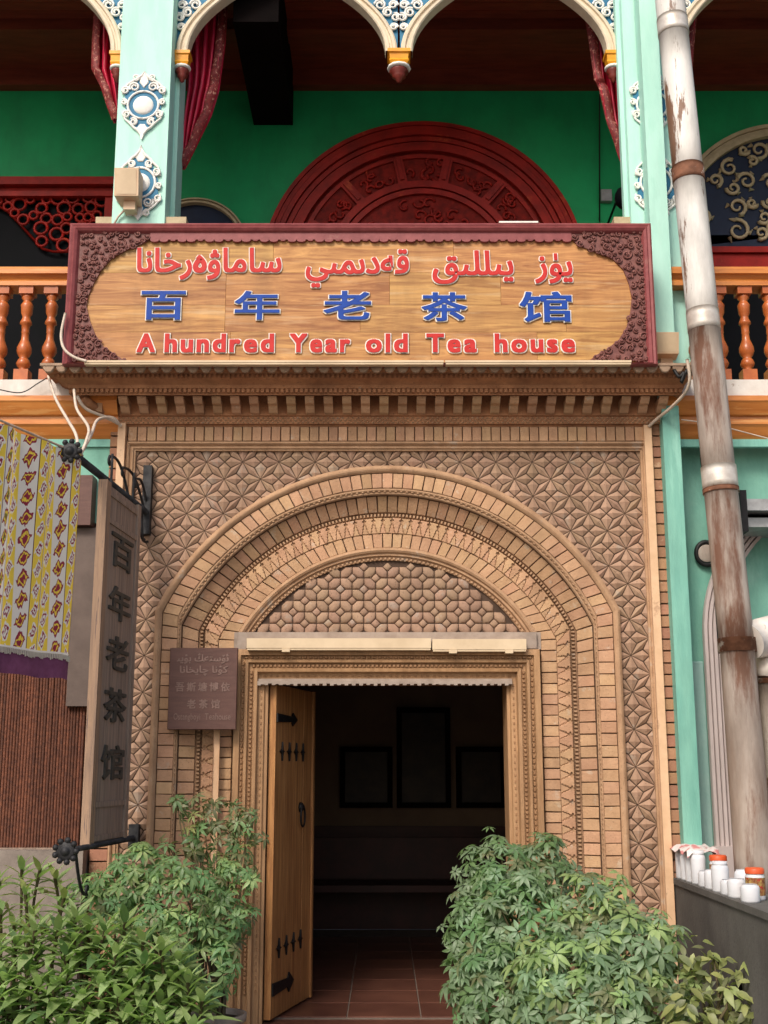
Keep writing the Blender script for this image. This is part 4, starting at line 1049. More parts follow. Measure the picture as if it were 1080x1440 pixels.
# arches with spandrels
def arch(x0, x1, zs_, rise, label, sides):
    Ya, dep = .16, .10
    t_ = thing('balcony_arch', label, 'arch', ((x0 + x1) / 2, Ya, zs_), 'cream arches of the balcony')
    c = (x0 + x1) / 2; hw = (x1 - x0) / 2; bw = .085; n_ = 40
    def E(o, a): ca = cos(a); return Vector((c + (hw - o) * (abs(ca) ** 1.9) * (1 if ca > 0 else -1), 0, zs_ + (rise - o * .8) * sin(a)))
    rows = []
    for o, y in ((-.0, Ya + dep), (0, Ya), (.012, Ya - .012), (.03, Ya - .012), (.036, Ya + .004), (.05, Ya + .004), (.056, Ya - .008), (.075, Ya - .008), (.085, Ya), (.085, Ya + dep)):
        rows.append([E(o, pi * i / n_) + Vector((0, y, 0)) for i in range(n_ + 1)])
    mb = MB(); mb.grid([list(r) for r in rows], 0, False); 
    part('arch_band', mb, M['cream_relief'], t_)
    # spandrel infill above the band
    sp_ = MB(); top = zs_ + rise + .35
    up = [E(-.004, pi * i / n_) for i in range(n_ + 1)]
    for i in range(n_):
        sp_.add([(up[i].x, Ya + .05, up[i].z), (up[i + 1].x, Ya + .05, up[i + 1].z), (up[i + 1].x, Ya + .05, top), (up[i].x, Ya + .05, top)], [(0, 1, 2, 3)])
    part('spandrel', sp_, M['blue'], t_)
    for sd in sides:
        rl = MB(); bx_ = c + sd * hw
        for (dx, dz, r, th, dr) in ((.045, .22, .030, 0, 1), (.03, .30, .035, 2, -1), (.10, .34, .04, 1, 1), (.17, .40, .045, 3, -1), (.05, .40, .035, 0, 1)):
            pp = []
            for q in range(15):
                s_ = q / 14; rad = r * (1 - .7 * s_); an = th + dr * s_ * 3 * pi
                pp.append((bx_ - sd * (dx * .8 - .012) + rad * cos(an), Ya + .035, zs_ + dz + rad * sin(an)))
            rl.tube(pp, .009, 6)
        part('scrollwork', rl, M['white_relief'], t_)
zsp = Z(72, .16)
pend = X(561, 65, .16)
gap = .055
rise = .78
xsL = cL + hwL + .005
xsR = cR - hwR - .005
arch(xsL, pend - .012, zsp, rise, 'cream arch between the left column and the middle pendant', (-1, 1))
arch(pend + .012, xsR, zsp, rise, 'cream arch between the middle pendant and the right column', (-1, 1))
arch(cL - hwL - 1.35, cL - hwL - .005, zsp, rise, 'cream arch at the upper left corner, left of the left column', (1,))
arch(cR + hwR + .005, cR + hwR + 1.35, zsp, rise, 'cream arch at the upper right corner, behind the drainpipe', (-1,))
def capital(cx, Y, label, half=0, zt_=None, s=1.0):
    zt_ = zt_ or zsp
    t_ = thing('amber_capital', label, 'capital', (cx, Y, zt_ - .2), 'amber capitals of the arches')
    w = .075 * s
    mb = MB(); prof = [(w * 1.1, 0), (w * 1.1, -.025), (w * .92, -.032), (w * .86, -.07), (w * .95, -.085), (w * .8, -.105)]
    mb.lathe([(0, 0.0)] + [(r * 1.414, z) for r, z in prof] + [(0, -.105)], (cx, Y, zt_), 4, sm=False, sq=True)
    part('abacus', mb, M['amber'], t_)
    part('collar', MB().lathe([(0, -.105), (w * 1.1, -.106), (w * 1.15, -.118), (w * 1.0, -.126), (0, -.127)], (cx, Y, zt_), 12), M['white_relief'], t_)
    part('drop', MB().lathe([(w * .85, -.125), (w * .95, -.145), (w * .6, -.165), (w * .7, -.18), (w * .35, -.20), (w * .3, -.215), (0, -.23)], (cx, Y, zt_), 12), M['pendant_red'], t_)
capital(pend, .2, 'amber pendant with a dark red drop hanging in the middle between the arches', s=1.0)
capital(xsL + .045, .2, 'amber capital on the right side of the left column', s=.72)
capital(cL - hwL - .045, .2, 'amber capital on the left side of the left column', s=.62)
capital(xsR - .04, .2, 'amber capital on the left side of the right column', s=.72)
capital(cR + hwR + .045, .2, 'amber capital right of the drainpipe', s=.62)
# curtains
def curtain(pts, label, Y, folds=5, trimside=1, seed=1):
    """pts: rows of (z, x_left, x_right) from the top down"""
    rd = random.Random(seed); t_ = thing('curtain', label, 'curtain', (pts[-1][1], Y, pts[-1][0]), 'crimson balcony curtains')
    mb = MB(); rows = []; N_ = 41; L_ = []
    for i in range(len(pts) - 1):
        for k_ in range(6):
            s_ = k_ / 6; L_.append(tuple(pts[i][q] * (1 - s_) + pts[i + 1][q] * s_ for q in range(3)))
    L_.append(pts[-1])
    for r, (z, a_, b2) in enumerate(L_):
        w = b2 - a_; rows.append([Vector((a_ + w * j / (N_ - 1) + .006 * sin(j * 1.7 + r * .1), Y + min(.045, w * .3) * sin(j / (N_ - 1) * folds * 2 * pi + .25 * sin(r * .3) + seed) + .012 * sin(j * .9 + r * .2), z)) for j in range(N_)])
    mb.grid(rows, 0, True)
    part('drape', mb, M['velvet'], t_)
    tm_ = MB(); e = []
    for r, (z, a_, b2) in enumerate(L_): e.append(Vector((b2 if trimside > 0 else a_, Y - .02, z)))
    rws = []
    for r, p_ in enumerate(e):
        o_ = .055 * trimside; j_ = .012 * sin(r * .9)
        rws.append([p_ + Vector((-o_, -.03 + j_, 0)), p_ + Vector((-o_ * .4, -.045 + j_, 0)), p_ + Vector((o_ * .15, -.01, 0))])
    tm_.grid(rws, 0, True); part('trim', tm_, M['velvet_trim'], t_)
    ti = [q for q in L_ if q[2] - q[1] < 9][len(L_) // 2]
    return t_
def CP(rows, Y): return [(Z(py, Y), X(a_, py, Y), X(b2, py, Y)) for py, a_, b2 in rows]
YC = .5
curtain(CP([(-60, 262, 322), (0, 262, 320), (60, 258, 316), (105, 262, 309), (125, 262, 306), (160, 258, 296), (200, 256, 278), (238, 255, 260)], YC), 'crimson velvet curtain gathered on the right side of the left column', YC, 5, 1, 1)
curtain(CP([(-60, 120, 168), (0, 136, 168), (60, 132, 166), (100, 131, 164), (125, 144, 166), (150, 152, 168), (172, 160, 168)], YC), 'crimson velvet curtain on the left side of the left column', YC, 3, -1, 2)
curtain(CP([(-60, 808, 890), (0, 818, 890), (60, 828, 888), (115, 836, 886), (125, 842, 884), (170, 852, 882), (215, 868, 882), (235, 876, 882)], YC), 'crimson velvet curtain on the left side of the right column', YC, 5, -1, 4)
curtain(CP([(-60, 925, 985), (0, 930, 980), (60, 935, 974), (115, 940, 970), (150, 945, 962)], YC), 'crimson velvet curtain just right of the slanted drainpipe', YC, 3, 1, 6)
# red carved arch door
def disc_sector(cx, cz, r0, r1, Yf, Yb, a0_, a1_, n_, mb):
    rows = []
    for i in range(n_ + 1):
        a_ = a0_ + (a1_ - a0_) * i / n_; s_, c_ = sin(a_), cos(a_)
        rows.append([Vector((cx + r0 * s_, Yb, cz + r0 * c_)), Vector((cx + r0 * s_, Yf, cz + r0 * c_)), Vector((cx + r1 * s_, Yf, cz + r1 * c_)), Vector((cx + r1 * s_, Yb, cz + r1 * c_))])
    mb.grid(rows, 0, False)
Yd = YK - .02
aP = W(594, 178, Yd); eP = W(806, 312, Yd); hw = eP.x - aP.x; hh_ = aP.z - eP.z; RD = (hw * hw + hh_ * hh_) / (2 * hh_); DZ = aP.z - RD; DX = aP.x
dr_ = thing('carved_arched_door', 'dark red carved wooden arched fanlight in the green wall above the sign', 'arched door', (DX, Yd, zfl))
rim = MB(); k = RD / 235
for r0, r1, d in ((229, 235, .09), (222, 228.5, .075), (214, 221, .085), (206, 213, .06), (199, 205, .05), (190, 198, .07)):
    disc_sector(DX, DZ, r0 * k, r1 * k, Yd - d, Yd, -1.75, 1.75, 60, rim)
part('rim', rim, M['redwood'], dr_)
pnl = MB(); disc_sector(DX, DZ, .01, 190 * k, Yd - .02, Yd, -1.75, 1.75, 60, pnl)
pn = part('fan_panel', pnl, M['redwood_carve'], dr_)
for r0, r1, d in ((180, 186, .04), (132, 142, .06), (122, 130, .05)):
    mb = MB(); disc_sector(DX, DZ, r0 * k, r1 * k, Yd - d, Yd - .015, -1.75, 1.75, 60, mb); part('ring', mb, M['redwood'], dr_)
for a_ in (-66, -40, -12, 12, 40, 66):
    mb = MB(); t_ = radians(a_); 
    for q0, q1, w, d in ((142, 182, 7, .055), (146, 180, 3, .07)):
        p0 = Vector((DX + q0 * k * sin(t_), DZ + q0 * k * cos(t_))); p1 = Vector((DX + q1 * k * sin(t_), DZ + q1 * k * cos(t_))); nn = Vector((cos(t_), -sin(t_))) * w * k
        mb.prism([(p0.x - nn.x, p0.y - nn.y), (p1.x - nn.x, p1.y - nn.y), (p1.x + nn.x, p1.y + nn.y), (p0.x + nn.x, p0.y + nn.y)], Yd - d, Yd - .015)
    part('spoke', mb, M['redwood'], dr_)
cv = MB(); rd = random.Random(9)
for a_ in (-80, -53, -26, 0, 26, 53, 80):
    for i in range(7):
        t_ = radians(a_ + rd.uniform(-9, 9)); rr_ = rd.uniform(150, 174) * k; x, z = DX + rr_ * sin(t_), DZ + rr_ * cos(t_); th = rd.uniform(0, 6)
        cv.tube([(x + .05 * (1 - q / 12) * cos(th + q * .5), Yd - .03, z + .05 * (1 - q / 12) * sin(th + q * .5)) for q in range(11)], .011, 4)
for i in range(26):
    t_ = rd.uniform(-1, 1); rr_ = rd.uniform(60, 112) * k; x, z = DX + rr_ * sin(t_), DZ + rr_ * cos(t_); th = rd.uniform(0, 6)
    cv.tube([(x + .06 * (1 - q / 12) * cos(th + q * .5), Yd - .03, z + .06 * (1 - q / 12) * sin(th + q * .5)) for q in range(11)], .011, 4)
part('scroll_carving', cv, M['redwood'], dr_, kind='stuff')
mb = MB().box(DX - RD, DX + RD, Yd - .02, Yd, zfl, DZ); part('door_panel', mb, M['redwood_carve'], dr_)
# left red framed window
t_ = thing('carved_red_window', 'dark red window surround with carved fretwork left of the left column', 'window', (X(60, 300, YK), YK, zfl))
a_, b2 = -4.6, X(165, 300, YK - .05)
for i, (y0, y1, d) in enumerate(((248, 255, .10), (255.5, 261, .13), (261.5, 269, .07), (269.5, 276, .11))):
    part('header', MB().box(a_, b2, YK - d, YK, Z(y1, YK - .1), Z(y0, YK - .1)), M['redwood'], t_)
zt_ = Z(276, YK - .06)
part('jamb', MB().box(b2 - .10, b2, YK - .09, YK, zfl, zt_), M['redwood'], t_)
part('pane', MB().box(a_, b2 - .1, YK - .02, YK - .005, zfl, zt_), M['glass'], t_)
fr = MB(); pth = [(-70, 290), (0, 291), (12, 298), (60, 350), (75, 354), (130, 354)]
PP = [W(p[0], p[1], YK - .06) for p in pth]; PP[-1].x = b2 - .1
for i in range(len(PP) - 1):
    fr.tube([PP[i], PP[i + 1]], .012, 4)
rd = random.Random(11); pl_ = []
def above(x, z):
    for i in range(len(PP) - 1):
        if PP[i].x <= x <= PP[i + 1].x: return z > PP[i].z + (PP[i + 1].z - PP[i].z) * (x - PP[i].x) / (PP[i + 1].x - PP[i].x)
    return False
for _ in range(900):
    x, z, r = rd.uniform(PP[0].x, b2 - .12), rd.uniform(PP[-1].z, zt_), rd.choice((.055, .045, .035))
    if not above(x, z - r * .8) or any((x - q[0]) ** 2 + (z - q[1]) ** 2 < ((r + q[2]) * .93) ** 2 for q in pl_): continue
    pl_.append((x, z, r)); fr.tube([(x + r * cos(q * pi / 6), YK - .06, z + r * sin(q * pi / 6)) for q in range(13)], .014, 4)
part('fretwork', fr, M['redwood'], t_)
# small navy arch behind the left column
def navy_arch(cpx, cpy, rpx, ringpx, label, scrolls, seed, relief):
    Yn = YK - .02; c = W(cpx, cpy, Yn); e = W(cpx, cpy - rpx, Yn); R = e.z - c.z; k_ = R / rpx
    t_ = thing('arched_window', label, 'window', (c.x, Yn, zfl), 'navy arched windows')
    mb = MB(); disc_sector(c.x, c.z, .01, R - ringpx * k_, Yn - .02, Yn, -1.7, 1.7, 40, mb); mb.box(c.x - R + ringpx * k_, c.x + R - ringpx * k_, Yn - .02, Yn, zfl, c.z)
    part('panel', mb, M['navy'], t_)
    mb = MB()
    for f0, f1, d in ((0, .28, .07), (.3, .62, .05), (.64, 1, .075)):
        r1 = R - ringpx * k_ * f0; r0 = R - ringpx * k_ * f1
        disc_sector(c.x, c.z, r0, r1, Yn - d, Yn, -1.57, 1.57, 40, mb)
        for s_ in (-1, 1): x0, x1 = sorted((c.x + s_ * r0, c.x + s_ * r1)); mb.box(x0, x1, Yn - d, Yn, zfl, c.z)
    part('surround', mb, relief, t_)
    if scrolls:
        rd_ = random.Random(seed); mb = MB(); pl2 = []
        for _ in range(400):
            r = rd_.choice((.10, .08, .06, .045)); a2 = rd_.uniform(-1.55, 1.55); q = rd_.uniform(0, R - ringpx * k_ - r * .9); x, z = c.x + q * sin(a2), c.z + q * cos(a2)
            if any((x - p_[0]) ** 2 + (z - p_[1]) ** 2 < ((r + p_[2]) * .95) ** 2 for p_ in pl2): continue
            pl2.append((x, z, r)); th = rd_.uniform(0, 6); dr2 = rd_.choice((-1, 1))
            mb.tube([(x + r * (1 - .75 * j / 16) * cos(th + dr2 * j * .48), Yn - .035, z + r * (1 - .75 * j / 16) * sin(th + dr2 * j * .48)) for j in range(17)], [.019 - .0006 * j for j in range(17)], 5)
            for m2 in range(3):
                an = th + m2 * 2.1; p0 = (x + r * .95 * cos(an), Yn - .03, z + r * .95 * sin(an)); p1 = (x + r * 1.25 * cos(an + .4), Yn - .03, z + r * 1.25 * sin(an + .4))
                mb.tube([p0, p1], [.02, .004], 5)
        part('scrollwork', mb, relief, t_)
    return t_, c, R
navy_arch(274, 352, 69, 7, 'small navy arched window with a cream rim behind the left column', False, 1, M['tan_relief'])
tw, cw, Rw = navy_arch(1110, 332, 153, 17, 'large navy arched window with cream scrollwork at the right edge', True, 4, M['tan_relief'])
for (y0, y1, d) in ((350, 358, .12), (359, 365, .09), (366, 384, .11)):
    part('transom', MB().box(cw.x - Rw, cw.x + Rw, YK - d - .03, YK - .02, Z(y1, YK - .1), Z(y0, YK - .1)), M['redwood'], tw)
part('lower_pane', MB().box(cw.x - Rw, cw.x + Rw, YK - .06, YK - .045, zfl, Z(384, YK - .1)), M['glass'], tw)
# small electric box and lamp by right column
mb = MB().box(X(845, 278, YK - .03), X(860, 278, YK - .03), YK - .05, YK - .001, Z(286, YK), Z(270, YK)); single('switch_box', mb, M['metal'], 'small grey switch box on the green wall left of the right column', 'switch box')
mb = MB(); cl = W(877, 280, .9); mb.lathe([(0, .09), (.045, .08), (.065, .04), (.07, 0), (.06, -.04), (.03, -.075), (0, -.08)], cl, 14); mb.tube([cl + Vector((0, 0, .08)), cl + Vector((.0, .1, .12)), (cl.x, YK, cl.z + .1)], .01, 6)
single('wall_lamp', mb, M['glass'], 'small dark round wall lamp just left of the right column', 'lamp')
mb = MB().tube([W(843, 132, YK - .02), W(843, 312, YK - .02)], .006, 5); single('wall_cable', mb, M['blackwire'], 'thin dark cable running down the green wall beside the switch box', 'cable')

# ------------------------------------------------------------------ balustrades
bprof = []
def bp(py, hwpx): return (hwpx, py)
raw = [(416, 7), (420, 8.5), (424, 5), (427, 7), (430, 8.8), (434, 8.2), (441, 7.8), (446, 5.5), (449, 6), (453, 8), (456, 8.5), (458, 6), (466, 5.2), (468, 5.8), (470, 5), (478, 5.5), (484, 8), (489, 10), (495, 10.4), (500, 8.5), (504, 5.5), (507, 8), (512, 10), (516, 8.5), (519, 5), (521, 7)]
def balustrade(x_from, x_to, centers, label):
    Yb_ = .02
    t_ = thing('balustrade', label, 'balustrade', ((x_from + x_to) / 2, Yb_, zfl), 'orange timber balustrades')
    zt_, kpx = Z(375, Yb_ - .07), (X(80, 460, Yb_) - X(0, 460, Yb_)) / 80
    hr = MB(); pts = [(-.07, Z(375, -.05)), (-.08, Z(378, -.06)), (-.08, Z(384, -.06)), (-.055, Z(386, -.04)), (-.04, Z(392, -.02)), (-.045, Z(394, -.025)), (-.06, Z(395, -.04)), (-.06, Z(401, -.04)), (-.03, Z(403, -.01)), (.10, Z(403, -.01)), (.10, Z(375, -.05))]
    hr.grid([[Vector((x_from, Yb_ + y, z)), Vector((x_to, Yb_ + y, z))] for y, z in pts + [pts[0]]], 0, False)
    part('handrail', hr, M['orange'], t_)
    me = None
    for cpx in centers:
        cx = X(cpx, 465, Yb_)
        if me is None:
            mb = MB(); h0_ = 10 * kpx
            zt2, zb2 = Z(402, Yb_), Z(416, Yb_)
            mb.lathe([(h * kpx, Z(py, Yb_) - zfl) for py, h in raw], (0, 0, 0), 18)
            s2 = h0_
            mb.box(-s2, s2, -s2, s2, zb2 - zfl, zt2 - zfl + .004); mb.box(-s2, s2, -s2, s2, 0, Z(522, Yb_) - zfl)
            me = mb.mesh('baluster', M['baluster'])
        inst('baluster', me, t_, (cx, Yb_, zfl), (0, 0, 0))
    return t_
balustrade(X(-180, 400, .02), X(118, 400, .02), [-140, -104, -68, -32, 2, 36, 71, 106], 'orange turned balustrade left of the sign')
balustrade(X(925, 400, .02), X(1300, 400, .02), [977, 1012, 1048, 1083, 1119, 1155, 1190], 'orange turned balustrade right of the drainpipe')

# ------------------------------------------------------------------ boxes on the columns
def flood(cx, cy, w, h, Y, label, cat, tilt=0):
    x0, x1, z0, z1 = X(cx - w / 2, cy, Y), X(cx + w / 2, cy, Y), Z(cy + h / 2, Y), Z(cy - h / 2, Y)
    t_ = thing('flood_light', label, cat, ((x0 + x1) / 2, Y, z0), 'beige boxes on the columns')
    mb = MB(); b_ = (z1 - z0); d = .16
    rows = [[Vector((x0, Y, z1 - .01)), Vector((x1, Y, z1 - .01)), Vector((x1, Y + .03, z0 + .02)), Vector((x0, Y + .03, z0 + .02))],
            [Vector((x0 + .02, Y + d, z1)), Vector((x1, Y + d, z1)), Vector((x1, Y + d, z0)), Vector((x0 + .02, Y + d, z0))]]
    mb.grid(rows, 0, False, True); mb.add(rows[0], [(0, 1, 2, 3)]); mb.add(rows[1], [(0, 1, 2, 3)])
    part('body', mb, M['beige'], t_)
    part('bracket', MB().box((x0 + x1) / 2 - .03, (x0 + x1) / 2 + .05, Y + .09, Y + .2, z0 - .05, z0 + .02), M['beige'], t_)
    part('lens', MB().add([(x0 + .015, Y - .002, z1 - .02), (x1 - .015, Y - .002, z1 - .02), (x1 - .015, Y + .026, z0 + .03), (x0 + .015, Y + .026, z0 + .03)], [(0, 1, 2, 3)]), M['cream'], t_)
flood(177, 255, 34, 42, -.13, 'beige box light on the lower front of the left column', 'light')
flood(939, 482, 33, 34, -.22, 'beige box light at the right end of the big sign', 'light')
single('column_cable', MB().tube([W(192, 276, -.03), W(178, 292, .03), W(166, 305, .04), W(160, 316, .04)], .008, 6), M['wire'], 'short pale cable below the beige box on the left column', 'cable')

# ------------------------------------------------------------------ cables left and right
def cable(pts, r, matl, label):
    # smooth through the points
    P_ = [W(*p) for p in pts]; out = []
    for i in range(len(P_) - 1):
        p0 = P_[max(i - 1, 0)]; p1 = P_[i]; p2 = P_[i + 1]; p3 = P_[min(i + 2, len(P_) - 1)]
        for k_ in range(6):
            t_ = k_ / 6; out.append(.5 * ((2 * p1) + (p2 - p0) * t_ + (2 * p0 - 5 * p1 + 4 * p2 - p3) * t_ ** 2 + (3 * p1 - p0 - 3 * p2 + p3) * t_ ** 3))
    out.append(P_[-1])
    return single('cable', MB().tube(out, r, 6), matl, label, 'cable', 'loose cables round the portal')
cable([(92, 440, -.47), (86, 470, -.47), (90, 490, -.48), (104, 502, -.48), (122, 508, -.47)], .009, M['wire'], 'white cable curling round the lower left corner of the big sign')
cable([(68, 529, -.2), (78, 560, -.5), (95, 590, -.9), (107, 612, -1.15), (110, 636, -1.25)], .009, M['wire'], 'white cable from the balcony ledge down to the upper iron bracket, leftmost')
cable([(104, 548, -.3), (108, 575, -.5), (124, 600, -.9), (122, 618, -1.15), (114, 638, -1.25)], .009, M['wire'], 'white cable from under the cornice corner down to the bracket rosette')
cable([(108, 556, -.24), (120, 574, -.2), (145, 585, -.12), (160, 588, -.10), (170, 600, -.06)], .010, M['wire'], 'white cable looping from the cornice corner into the left cable channel')
cable([(170, 598, -.06), (150, 588, -.2), (136, 592, -.5), (128, 612, -.9), (116, 634, -1.22)], .010, M['wire'], 'white cable arching from the left cable channel back to the bracket rosette')
cable([(966, 505, -.44), (970, 530, -.42), (965, 550, -.36), (945, 572, -.22), (925, 588, -.10), (912, 600, -.05)], .011, M['wire'], 'pale cable hanging from the right cornice corner to the right cable channel')
cable([(948, 520, -.40), (955, 530, -.41), (962, 524, -.42), (958, 538, -.41), (966, 520, -.42)], .012, M['blackwire'], 'black cable knot at the right corner of the cornice')
cable([(0, 548, -.13), (30, 552, -.14), (55, 538, -.15), (75, 526, -.16)], .004, M['blackwire'], 'thin dark wire crossing the white ledge at the left')
cable([(985, 640, -.2), (990, 680, .0), (996, 700, .08), (1000, 760, .1), (1010, 900, .1)], .006, M['blackwire'], 'thin black wire running down the teal wall behind the drainpipe')
cable([(958, 590, -.1), (1000, 596, -.13), (1040, 606, -.13), (1085, 618, -.12)], .004, M['wire'], 'thin pale wire along the orange cornice at the right')

# ------------------------------------------------------------------ hanging board with brackets
Aw, Ae = W(208, 722, -.0), W(98, 634, -1.28)
br_ = thing('iron_sign_bracket', 'black iron bracket with a round rosette end above the hanging board', 'bracket', Aw, 'iron brackets of the hanging board')
zb_ = (Aw.z + Ae.z) / 2
p_w, p_e = Vector((Aw.x, 0.03, Aw.z)), Vector((Ae.x, Ae.y, Ae.z))
dirv = (p_e - p_w).normalized()
part('arm', MB().tube([p_w, p_e], .022, 6), M['dark_iron'], br_)
ax = Matrix.Rotation(radians(90), 3, 'X')
def rosette_(mb, c):
    mb.lathe([(0, .022), (.016, .02), (.022, .008), (.03, .004), (.045, .006), (.05, -.006), (0, -.01)], c, 20, axis=ax)
    for k in range(9):
        a_ = 2 * pi * k / 9; mb.lathe([(0, .012), (.012, .009), (.017, 0), (.012, -.008), (0, -.01)], c + Vector((.054 * cos(a_), 0, .054 * sin(a_))), 8, axis=ax)
ro_ = MB()
rosette_(ro_, p_e)
part('rosette', ro_, M['dark_iron'], br_)
part('wall_plate', MB().box(Aw.x - .035, Aw.x + .02, -.035, .03, Z(752, 0), Z(656, 0)), M['dark_iron'], br_)
cs = MB()
def curl(p0, p1, r, mb, tk=.009, up=1):
    p0, p1 = Vector(p0), Vector(p1); out = []
    for i in range(12): out.append(p0.lerp(p1, i / 11) + Vector((0, 0, up * .07 * sin(pi * i / 11))))
    c = out[-1] - Vector((0, 0, up * r))
    for i in range(1, 12): a_ = i * .5; out.append(c + Vector((0, -r * (1 - i / 14) * sin(a_), up * r * (1 - i / 14) * cos(a_))))
    mb.tube(out, tk, 5)
L_ = (p_w - p_e)
for s_, e_ in ((.92, .62), (.70, .45), (.98, .80)): curl(p_e + L_ * s_ + Vector((0, 0, .02)), p_e + L_ * e_ + Vector((0, 0, .16)), .035, cs)
for s_, e_ in ((1.0, .82), (.95, .9)): curl(p_e + L_ * s_ + Vector((0, 0, -.18)), p_e + L_ * e_ + Vector((0, 0, -.04)), .03, cs, up=-1)
part('iron_scroll', cs, M['dark_iron'], br_)
# the board itself, broad side turned to the doorway
P0, P1 = p_e + L_ * .30, p_e + L_ * .83
btop = (P0.z + P1.z) / 2 - .10
bn = W(133, 690, P0.y)
hb = thing('hanging_board', 'tall weathered wooden board with black carved characters hung under the iron bracket', 'sign board', (P0.x, P0.y, 1.0))
n0 = Vector((W(136, 900, P0.y).x, P0.y)); n1 = Vector((W(186, 900, P1.y).x, P1.y))
dv = (n1 - n0); bl_ = dv.length; dv.normalize(); nv = Vector((dv.y, -dv.x))
ztN, zbN = W(133, 678, P0.y).z, W(116, 1190, P0.y).z
ztF, zbF = ztN, zbN
th_ = .05
def BP(s, z, o): q = n0 + dv * s + nv * o; return Vector((q.x, q.y, z))
def bbx(s0_, s1_, z0_, z1_, o0, o1, mb, mi=0):
    vs_ = [BP(s, z, o) for s in (s0_, s1_) for o in (o0, o1) for z in (z0_, z1_)]
    mb.add(vs_, [(0, 1, 3, 2), (4, 6, 7, 5), (0, 4, 5, 1), (2, 3, 7, 6), (0, 2, 6, 4), (1, 5, 7, 3)], mi)
for i in range(3):
    mb = MB(); bbx(bl_ * (.0 + i / 3) + .002, bl_ * (i + 1) / 3 - .002, zbF, ztF, -.018, .008, mb); part('plank', mb, M['oldwood'], hb)
for s0_, s1_ in ((0, .06), (bl_ - .06, bl_)):
    mb = MB(); bbx(s0_, s1_, zbF - .01, ztF + .01, -.022, .022, mb); part('stile', mb, M['oldwood_light' if s0_ == 0 else 'oldwood'], hb)
for z in (zbF + .02, zbF + .20, ztF - .22, ztF - .06):
    mb = MB(); bbx(.06, bl_ - .06, z, z + .03, .0, .017, mb); part('rail', mb, M['oldwood'], hb)
mb = MB(); bbx(-.03, -.0, zbF - .01, ztF + .01, -.026, .026, mb); part('front_edge', mb, M['oldwood_light'], hb)
hgt = ztF - zbF
for ch, cy in zip('百年老茶馆', (778, 850, 919, 992, 1072)):
    zc_ = W(158, cy, (P0.y + P1.y) / 2).z; s_ = .095; g = glyph(ch, 0); bx_ = bbox(g[0]); mb = MB()
    mid_s = bl_ * .52; wz = s_; ws = bl_ * .30
    n_ = len(g[0])
    for k_, (dx, dz) in enumerate([(0, 0)] + [(.003 * cos(q * pi / 4), .003 * sin(q * pi / 4)) for q in range(8)]):
        v_ = []
        for o in (.019 - .0001 * k_, .005):
            for a in g[0]:
                ss = mid_s + ((a[0] - bx_[0]) / (bx_[1] - bx_[0]) - .5) * 2 * ws; zz = zc_ + ((a[1] - bx_[2]) / (bx_[3] - bx_[2]) - .5) * 2 * wz
                v_.append(BP(ss + dx * 2, zz + dz, o))
        mb.add(v_, g[1] + [(a, b_, n_ + b_, n_ + a) for a, b_ in g[2]])
    part('letter', mb, M['ink'], hb)
for s in (.12, bl_ - .12):
    part('hanger', MB().tube([BP(s, ztF - .01, 0), BP(s, ztF + .2, 0)], .008, 5), M['dark_iron'], hb)
# lower bracket
Lw, Le = Vector((Aw.x, .03, W(175, 1190, 0).z)), W(92, 1197, -1.28)
lb_ = thing('iron_sign_bracket', 'lower black iron bracket with a rosette at the foot of the hanging board', 'bracket', Lw, 'iron brackets of the hanging board')
Lw.z = Le.z + .0
part('arm', MB().tube([Lw, Le], [.02, .015], 6), M['dark_iron'], lb_)
ro_ = MB(); rosette_(ro_, Le); part('rosette', ro_, M['dark_iron'], lb_)
part('wall_plate', MB().box(Aw.x - .03, Aw.x + .03, -.03, .03, Le.z - .06, Le.z + .08), M['dark_iron'], lb_)
cs = MB(); curl(Le + (Lw - Le) * .12, Le + (Lw - Le) * .3 + Vector((0, 0, -.25)), .03, cs, up=-1); part('iron_scroll', cs, M['dark_iron'], lb_)

# ------------------------------------------------------------------ left shop: cloth, blind, ledge
cl0 = W(108, 640, -1.15); cl1 = Vector((cl0.x - .62, -2.9, cl0.z))
t_ = thing('ikat_cloth', 'yellow and red patterned cloth with a purple hem hanging at the left edge', 'cloth', (cl0.x, cl0.y, W(95, 925, -1.15).z))
ztc, zbc = cl0.z, W(98, 926, -1.15).z
N1, N2 = 80, 30; mb = MB(); uvs = []; rows = []
for j in range(N2 + 1):
    r_ = []
    for i in range(N1 + 1):
        u = i / N1; v = j / N2
        fo = .016 * sin(u * 42 + .6 * sin(v * 2)) * (.3 + .7 * v) + .012 * sin(u * 13 + 1)
        base_ = cl0.lerp(Vector((cl1.x, cl1.y, cl0.z)), u)
        sag = .05 * sin(u * pi * 3) * v
        r_.append(Vector((base_.x + fo * 1.4, base_.y + fo * .2, zbc + (ztc - zbc) * v + .003 * sin(u * 30)))); uvs.append((1 - u, v))
    rows.append(r_)
mb.grid(rows, 0, True); mb.uv = uvs
part('drape', mb, M['cloth'], t_)
hm = MB(); rows2 = [[p + Vector((.004, -.004, .01)) for p in rows[0]], [p + Vector((0, 0, -.115 + .003 * sin(k_ * .5))) for k_, p in enumerate(rows[0])]]
hm.grid(rows2, 0, True); part('hem', hm, M['hem'], t_)
fgm = MB()
for k_ in range(0, 160):
    p = rows[0][k_ // 2]; q = p.lerp(rows[0][min(N1, k_ // 2 + 1)], .5 * (k_ % 2)); fgm.tube([q + Vector((.006, -.006, .012)), q + Vector((.008, -.008, -.010 - .012 * random.random()))], .004, 4)
part('fringe', fgm, M['letter_white'], t_, kind='stuff')
rodp = [Vector((cl0.x + .02, cl0.y + .05, ztc + .01)), Vector((cl1.x, cl1.y, ztc + .01))]
part('rod', MB().tube(rodp, .007, 8), M['oldwood'], t_)
bx = X(130, 1000, .05)
